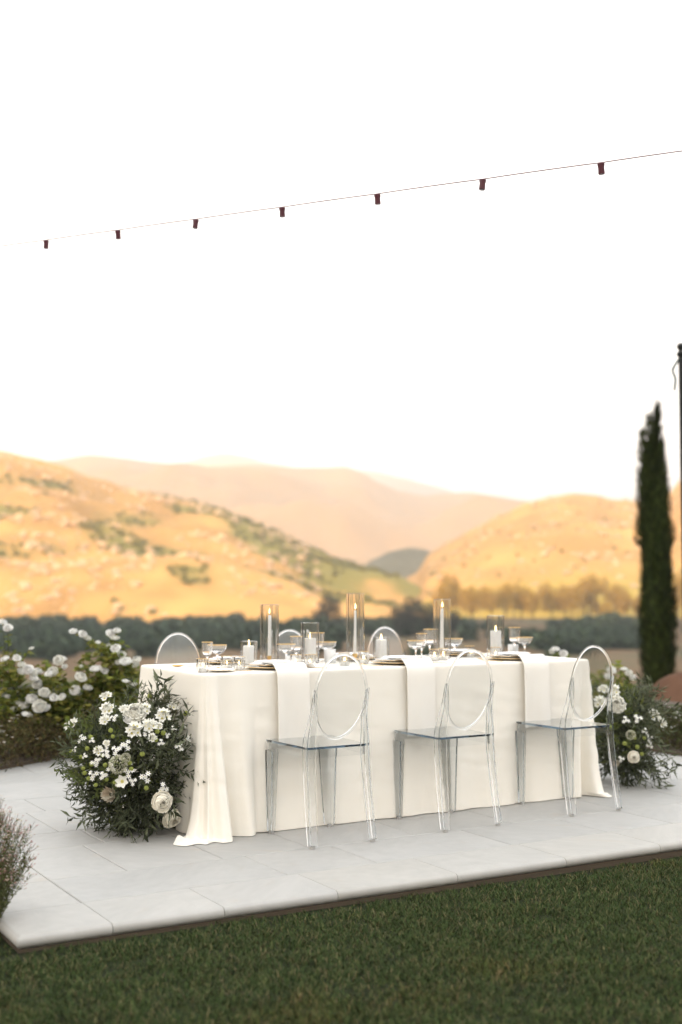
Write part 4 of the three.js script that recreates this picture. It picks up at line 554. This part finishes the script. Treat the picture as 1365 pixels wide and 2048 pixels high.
{
  const C = at(288, 1533, 6.2); C.x = Math.min(C.x, -0.225);
  const fl = [['freesia', 212, 1393, 12], ['freesia', 216, 1418, 15], ['freesia', 210, 1440, 11], ['freesia', 144, 1448, 15], ['peony', 271, 1425, 21], ['white', 257, 1438, 9], ['freesia', 250, 1418, 11], ['freesia', 290, 1418, 12], ['freesia', 327, 1431, 15], ['freesia', 346, 1413, 11], ['freesia', 269, 1460, 16], ['freesia', 299, 1451, 15], ['freesia', 318, 1452, 8], ['stars', 164, 1477, 11], ['stars', 233, 1500, 12], ['stars', 213, 1509, 10], ['stars', 253, 1490, 12], ['star', 245, 1563, 13], ['stars', 376, 1478, 9], ['stars', 362, 1497, 7], ['stars', 196, 1521, 8], ['stars', 187, 1550, 12], ['stars', 292, 1554, 13], ['stars', 327, 1576, 12], ['stars', 258, 1545, 12], ['stars', 266, 1563, 9], ['stars', 170, 1512, 7], ['stars', 150, 1499, 7], ['stars', 335, 1470, 7], ['stars', 302, 1474, 7], ['stars', 368, 1451, 7], ['scab', 237, 1529, 19], ['scab', 252, 1516, 10], ['protea', 218, 1589, 18], ['rose', 325, 1604, 19], ['rose', 344, 1637, 18]];
  for (const q of [[143, 1503], [162, 1514], [175, 1497], [197, 1497], [182, 1474], [226, 1473], [184, 1528], [167, 1537], [170, 1546], [214, 1559], [192, 1570], [260, 1526], [263, 1538], [285, 1508], [293, 1576], [315, 1463], [327, 1466], [230, 1565], [312, 1480], [382, 1450], [394, 1441], [178, 1557], [206, 1511], [211, 1530], [372, 1427], [222, 1461], [300, 1392]]) fl.push(['bud', q[0], q[1], rr(6, 8)]);
  for (let i = 0; i < 16; i++) { const a = rnd() * 6.283, k = Math.sqrt(rr(0.2, 1)); fl.push([pick(['stars', 'stars', 'stars', 'freesia']), 275 + 105 * k * Math.cos(a), 1510 + 95 * k * Math.sin(a), rr(6.5, 10)]); }
  const { g, toLocal } = arrangement('large left arrangement of white freesias, cream roses and dark olive foliage on the paving', C, [0.335, 0.345, 0.34], fl, { depth: 6.2, fill: 3600, sprays: 300, clip: (o) => o.x < -0.03 });
  for (const [u, v] of [[300, 1410], [318, 1405], [345, 1420], [352, 1432], [368, 1452], [285, 1412], [188, 1432], [170, 1440]]) { const p = at(u, v + 12, 6.1), m = part('seed_stem', WISP, leafVC, g); p.x = Math.min(p.x, -0.07); m.applyMatrix4(mat4(toLocal(p), V(rr(-.4, .4), 1, rr(-.3, .3)), rr(0.6, 0.95), rnd() * 6)); }
  const vine = (pts, name) => { const q = pts.map(([u, v, d]) => toLocal(at(u, v, d))), b = new MB(), c = new THREE.CatmullRomCurve3(q); b.stem(c.getPoints(14), 0.0013, 0.0009, [0.07, 0.08, 0.04]); for (let i = 0; i < 18; i++) b.leaf(c.getPoint(0.15 + 0.85 * i / 18), V(rr(-1, 1), rr(-1, 0.4), rr(-1, 1)).normalize(), V(rr(-1, 1), 0.6, rr(-1, 1)).normalize(), rr(0.014, 0.026), rr(0.006, 0.011), pick(olive)); part('trailing_vine', b.geo(), leafVC, g); };
  vine([[195, 1565, 6.1], [182, 1590, 6.02], [172, 1612, 5.98], [171, 1632, 5.96]]); vine([[225, 1600, 6.05], [216, 1622, 6.0], [211, 1648, 5.95]]); vine([[250, 1610, 6.0], [238, 1640, 5.94], [240, 1655, 5.92]]);
  const D = at(1243, 1470, 7.62); D.x = Math.max(D.x, TL + 0.33);
  const fr = [['freesia', 1228, 1381, 12], ['peony', 1234, 1409, 17], ['freesia', 1205, 1378, 10], ['freesia', 1200, 1404, 13], ['freesia', 1308, 1430, 13], ['freesia', 1324, 1445, 11], ['stars', 1299, 1475, 9], ['stars', 1300, 1490, 8], ['rose', 1268, 1514, 11], ['stars', 1252, 1440, 9], ['stars', 1276, 1437, 10], ['stars', 1243, 1518, 7], ['stars', 1290, 1462, 7], ['scab', 1262, 1470, 10], ['protea', 1233, 1526, 8]];
  for (const q of [[1275, 1494], [1289, 1476], [1270, 1476], [1222, 1452], [1250, 1487], [1284, 1508]]) fr.push(['bud', q[0], q[1], rr(5, 7)]);
  arrangement('smaller arrangement of white freesias and olive foliage at right end of the table', D, [0.215, 0.335, 0.3], fr, { depth: 7.62, fill: 2200, sprays: 150, clip: (o) => o.x > TL + 0.05 });
}
// ---------------------------------------------------------------- roses and hedges behind the terrace
const roseLeaf = new THREE.MeshPhysicalMaterial({ vertexColors: true, roughness: 0.95, transmission: 0.35, thickness: 0, specularIntensity: 0.25 });
const RL = [[0.165, 0.205, 0.034], [0.22, 0.24, 0.042], [0.11, 0.145, 0.028], [0.27, 0.25, 0.055]];
function roseBush(label, base, lumps, blooms, depth) {
  const g = thing('rose_bush', label, 'rose bush', [base.x, 0.02, base.z]), L = (p) => p.clone().sub(V(base.x, 0.02, base.z)), b = new MB(), s = new MB();
  for (const [u, v, ru, rv, n] of lumps) for (let i = 0; i < n; i++) {
    const a = rnd() * 6.283, k = Math.sqrt(rnd()), du = Math.cos(a) * k * ru, dv = Math.sin(a) * k * rv, p = at(u + du, v + dv, depth + rr(-0.3, 0.3) * Math.sqrt(1 - k * k * 0.8)); if (p.y < 0.03) continue;
    const d = V(rr(-1, 1), rr(-.8, .5), rr(-1, 1)).normalize(), nn = V(rr(-1, 1), 1.2, rr(-1, 1)).cross(d).cross(d).normalize(), c = mul(pick(RL), rr(0.75, 1.2));
    for (let j = -1; j <= 1; j++) b.leaf(L(p), d.clone().add(V(j * 0.7 * d.z, 0, -j * 0.7 * d.x)).normalize(), nn, rr(0.035, 0.055), rr(0.022, 0.032), c, 0.06);
  }
  for (const [u, v] of lumps) for (let i = 0; i < 3; i++) { const p = at(u + rr(-20, 20), v, depth), f = V(base.x + rr(-.12, .12), 0.0, base.z + rr(-.12, .12)); s.stem([L(f), L(f.clone().lerp(p, 0.6).add(V(0, 0.05, 0))), L(p)], 0.006, 0.003, [0.08, 0.075, 0.035]); }
  part('stems', s.geo(), leafVC, g); stuff(part('foliage', b.geo(), roseLeaf, g));
  blooms.forEach(([u, v, r, tint], i) => {
    const dep = depth - rr(0.12, 0.34), p = at(u, v, dep), dir = CAM.clone().sub(p).normalize().multiplyScalar(0.9).add(V(rr(-.5, .5), rr(.5, 1.3), rr(-.5, .5)));
    const m = part('rose', ROSES[i % 3], petalM, g); m.applyMatrix4(mat4(L(p), dir, 0.86 * r / FPX * dep, rnd() * 6));
    const near = lumps.reduce((a, q) => Math.hypot(q[0] - u, q[1] - v) < Math.hypot(a[0] - u, a[1] - v) ? q : a), q = at(near[0] + (u - near[0]) * 0.5, Math.max(near[1], v + 30), depth), sb = new MB();
    sb.stem([L(q), L(q.clone().lerp(p, 0.55).add(V(0, 0.02, 0))), L(p)], 0.0035, 0.002, [0.09, 0.10, 0.03]);
    for (let j = 0; j < 9; j++) { const o = q.clone().lerp(p, rr(0.15, 0.95)), d = V(rr(-1, 1), rr(-.4, .6), rr(-1, 1)).normalize(); sb.leaf(L(o), d, V(rr(-.5, .5), 1, rr(-.5, .5)).normalize(), rr(0.035, 0.055), rr(0.02, 0.03), mul(pick(RL), rr(0.8, 1.2)), 0.05); }
    part('flower_stem', sb.geo(), roseLeaf, g);
  });
}
roseBush('leafy bush of white roses just left of the table end', at(215, 1500, 8.95), [[215, 1350, 62, 55, 520], [190, 1410, 75, 60, 700], [255, 1390, 42, 70, 420], [225, 1300, 28, 28, 90], [160, 1440, 60, 45, 380]],
  [[147, 1262, 9], [166, 1267, 9], [175, 1275, 9], [197, 1284, 6], [222, 1266, 10], [230, 1275, 10], [234, 1260, 9], [231, 1296, 11], [244, 1308, 9], [252, 1322, 12], [239, 1322, 9], [273, 1319, 11], [191, 1336, 13], [210, 1341, 8], [163, 1353, 13], [150, 1380, 12], [176, 1374, 10], [162, 1332, 4], [266, 1367, 10], [253, 1361, 8], [272, 1330, 8], [218, 1290, 6]], 8.95);
roseBush('looser bush of white roses at the left edge of the picture', at(55, 1500, 8.85), [[15, 1400, 40, 75, 480], [70, 1420, 50, 48, 420], [115, 1410, 40, 60, 300], [45, 1440, 60, 40, 420], [20, 1330, 22, 30, 80], [95, 1350, 30, 30, 60]],
  [[6, 1243, 10], [16, 1255, 10], [63, 1296, 6], [9, 1317, 10], [34, 1315, 9], [44, 1328, 9], [45, 1342, 10], [57, 1338, 11], [65, 1345, 11], [77, 1341, 11], [68, 1355, 9], [117, 1320, 12], [127, 1316, 9], [130, 1333, 6], [105, 1343, 12], [98, 1346, 9], [75, 1368, 11], [88, 1384, 12], [96, 1388, 9], [108, 1394, 9], [124, 1393, 9], [64, 1396, 13], [50, 1409, 12], [79, 1412, 15], [55, 1428, 12], [29, 1440, 9], [38, 1402, 9], [30, 1418, 8], [16, 1392, 7], [3, 1464, 8], [70, 1400, 10], [92, 1415, 9]], 8.85);
roseBush('white rose bush beyond the right end of the table', at(1190, 1480, 9.7), [[1120, 1345, 30, 40, 160], [1160, 1390, 45, 50, 260], [1225, 1370, 40, 45, 240], [1240, 1410, 45, 45, 260]], [[1112, 1297, 9], [1127, 1307, 9], [1104, 1302, 6], [1222, 1339, 11], [1248, 1337, 8], [1258, 1345, 8], [1266, 1354, 8], [1215, 1352, 8], [1150, 1330, 6]], 9.7);
function hedge(label, path, width, height, cols, n, bloomN, bloomCol) {
  const c0 = path[0], g = thing('low_hedge', label, 'hedge', [c0[0], 0.02, c0[1]]), b = new MB(), s = new MB(), f = new MB(), C = new THREE.CatmullRomCurve3(path.map((q) => V(q[0] - c0[0], 0, q[1] - c0[1])));
  for (let i = 0; i < n; i++) {
    const k = rnd(), p = C.getPoint(k), t = C.getTangent(k), sd = V(-t.z, 0, t.x), e = rr(-1, 1), hh = height * (0.85 + 0.35 * fbm(p.x * 3, e, p.z * 3, 3)), y = Math.pow(rnd(), 0.7) * hh * Math.pow(1 - Math.pow(Math.abs(e), 4), 0.5);
    p.addScaledVector(sd, e * width / 2 * (0.93 + 0.2 * fbm(p.x * 4, y * 5, p.z * 4, 2))); p.y = y; const d = V(rr(-1, 1), rr(-.5, 1), rr(-1, 1)).normalize();
    b.leaf(p, d, V(rr(-1, 1), 1, rr(-1, 1)).cross(d).normalize(), rr(0.018, 0.034), rr(0.009, 0.015), mul(pick(cols), rr(0.7, 1.2)), 0.05);
    if (i % 26 === 0) s.stem([V(p.x, 0, p.z), p], 0.003, 0.0015, [0.07, 0.05, 0.03]);
    if (i < bloomN && y > hh * 0.35) { const a = rnd() * 6; for (let j = 0; j < 4; j++) f.leaf(p.clone().add(V(0, 0.012, 0)), V(Math.cos(a + j * 1.57), 0.6, Math.sin(a + j * 1.57)).normalize(), V(0, 1, 0), 0.017, 0.013, bloomCol); }
  }
  part('stems', s.geo(), leafVC, g); stuff(part('foliage', b.geo(), leafVC, g)); stuff(part('blossoms', f.geo(), petalM, g));
}
const brown = [[0.075, 0.075, 0.028], [0.095, 0.07, 0.028], [0.055, 0.06, 0.022], [0.11, 0.09, 0.04], [0.06, 0.045, 0.022]];
hedge('low brownish green hedge along the far left edge of the paving', [[-2.4, -1.5], [-1.6, -2.1], [-0.12, -2.98], [0.68, -3.5], [1.5, -4.0]], 0.55, 0.36, brown, 26000, 260, [0.72, 0.66, 0.56]);
hedge('low hedge with small white flowers beside the right edge of the paving', [[4.48, 0.6], [4.46, -0.6], [4.46, -1.6], [4.3, -2.6]], 0.6, 0.33, [[0.055, 0.07, 0.024], [0.08, 0.085, 0.03], [0.07, 0.06, 0.028], [0.045, 0.055, 0.02]], 17000, 420, [0.74, 0.72, 0.66]);
{ // airy pink plant in the left foreground
  const p = at(-34, 1835, 4.5), g = thing('pink_flowering_plant', 'airy plant with tiny dusky pink flowers at the lower left edge', 'plant', [p.x, LAWN_Y, p.z]), b = new MB(), f = new MB();
  const pink = [[0.45, 0.25, 0.22], [0.40, 0.20, 0.18], [0.55, 0.40, 0.32], [0.6, 0.54, 0.42], [0.3, 0.28, 0.14]];
  for (let i = 0; i < 430; i++) {
    const a = rnd() * 6.283, sp = Math.sqrt(rnd()), h = rr(0.25, 0.56) * (1 - 0.3 * sp), r = sp * 0.185, pts = [V(Math.cos(a) * r * 0.2, 0, Math.sin(a) * r * 0.2), V(Math.cos(a) * r * 0.55, h * 0.55, Math.sin(a) * r * 0.55), V(Math.cos(a) * r * rr(0.85, 1.05), h, Math.sin(a) * r * rr(0.85, 1.05))];
    b.stem(pts, 0.0011, 0.0006, [0.09, 0.085, 0.045]);
    for (let j = 0; j < 24; j++) { const k = rr(0.1, 0.95), o = pts[0].clone().lerp(pts[1], Math.min(1, k * 2)).lerp(pts[2], Math.max(0, k * 2 - 1)); b.leaf(o, V(rr(-1, 1), rr(0, 1), rr(-1, 1)).normalize(), V(rr(-1, 1), 1, rr(-1, 1)).normalize(), rr(0.012, 0.024), rr(0.003, 0.006), pick([[0.11, 0.135, 0.045], [0.15, 0.165, 0.065], [0.08, 0.10, 0.035]])); }
    for (let j = 0; j < 4; j++) { const o = pts[2].clone().add(V(rr(-.02, .02), rr(-.03, .012), rr(-.02, .02))), c = pick(pink), aa = rnd() * 6; b.stem([pts[1].clone().lerp(pts[2], 0.8), o], 0.0005, 0.0004, [0.12, 0.09, 0.06]); for (let m = 0; m < 5; m++) f.leaf(o, V(Math.cos(aa + m * 1.257), 0.7, Math.sin(aa + m * 1.257)).normalize(), V(0, 1, 0), 0.0062, 0.004, c); }
  }
  stuff(part('stems', b.geo(), leafVC, g)); stuff(part('blossoms', f.geo(), leafVC, g));
}
// ---------------------------------------------------------------- string of bulbs overhead
{
  const a = V(-0.231, 3.406, -1.957), z = V(1.422, 3.2, 1.312), g = thing('string_lights', 'unlit string of bulbs on a thin cable slanting across the sky', 'string lights'), step = z.clone().sub(a).divideScalar(6);
  const P = (k) => a.clone().addScaledVector(step, k), pts = []; for (let k = -4; k <= 9; k += 0.125) { const q = P(k), f = k - Math.floor(k); q.y -= 0.006 * 4 * f * (1 - f) * -0.3; pts.push(q); }
  part('cable', new THREE.TubeGeometry(new THREE.CatmullRomCurve3(pts), 208, 0.0034, 6), std(0.42, 0.32, 0.325, 0.8), g);
  const sock = lathe([[0.0001, 0], [0.009, 0], [0.016, -0.004], [0.0155, -0.014], [0.0135, -0.02], [0.0145, -0.046], [0.0135, -0.050], [0.0001, -0.050]], 18), bulb = lathe([[0.0125, -0.050], [0.014, -0.062], [0.024, -0.085], [0.029, -0.108], [0.024, -0.13], [0.012, -0.143], [0.0001, -0.146]], 24), sm = std(0.09, 0.016, 0.028, 0.5);
  for (let k = -1; k <= 7; k++) { const s = part('socket', sock, sm, g); s.position.copy(P(k)); s.position.y -= 0.001; s.scale.setScalar(1.08); s.rotation.z = 0.12 * Math.sin(k * 2.2); part('bulb', bulb, pane, s); }
}
renderer.render(scene, camera);
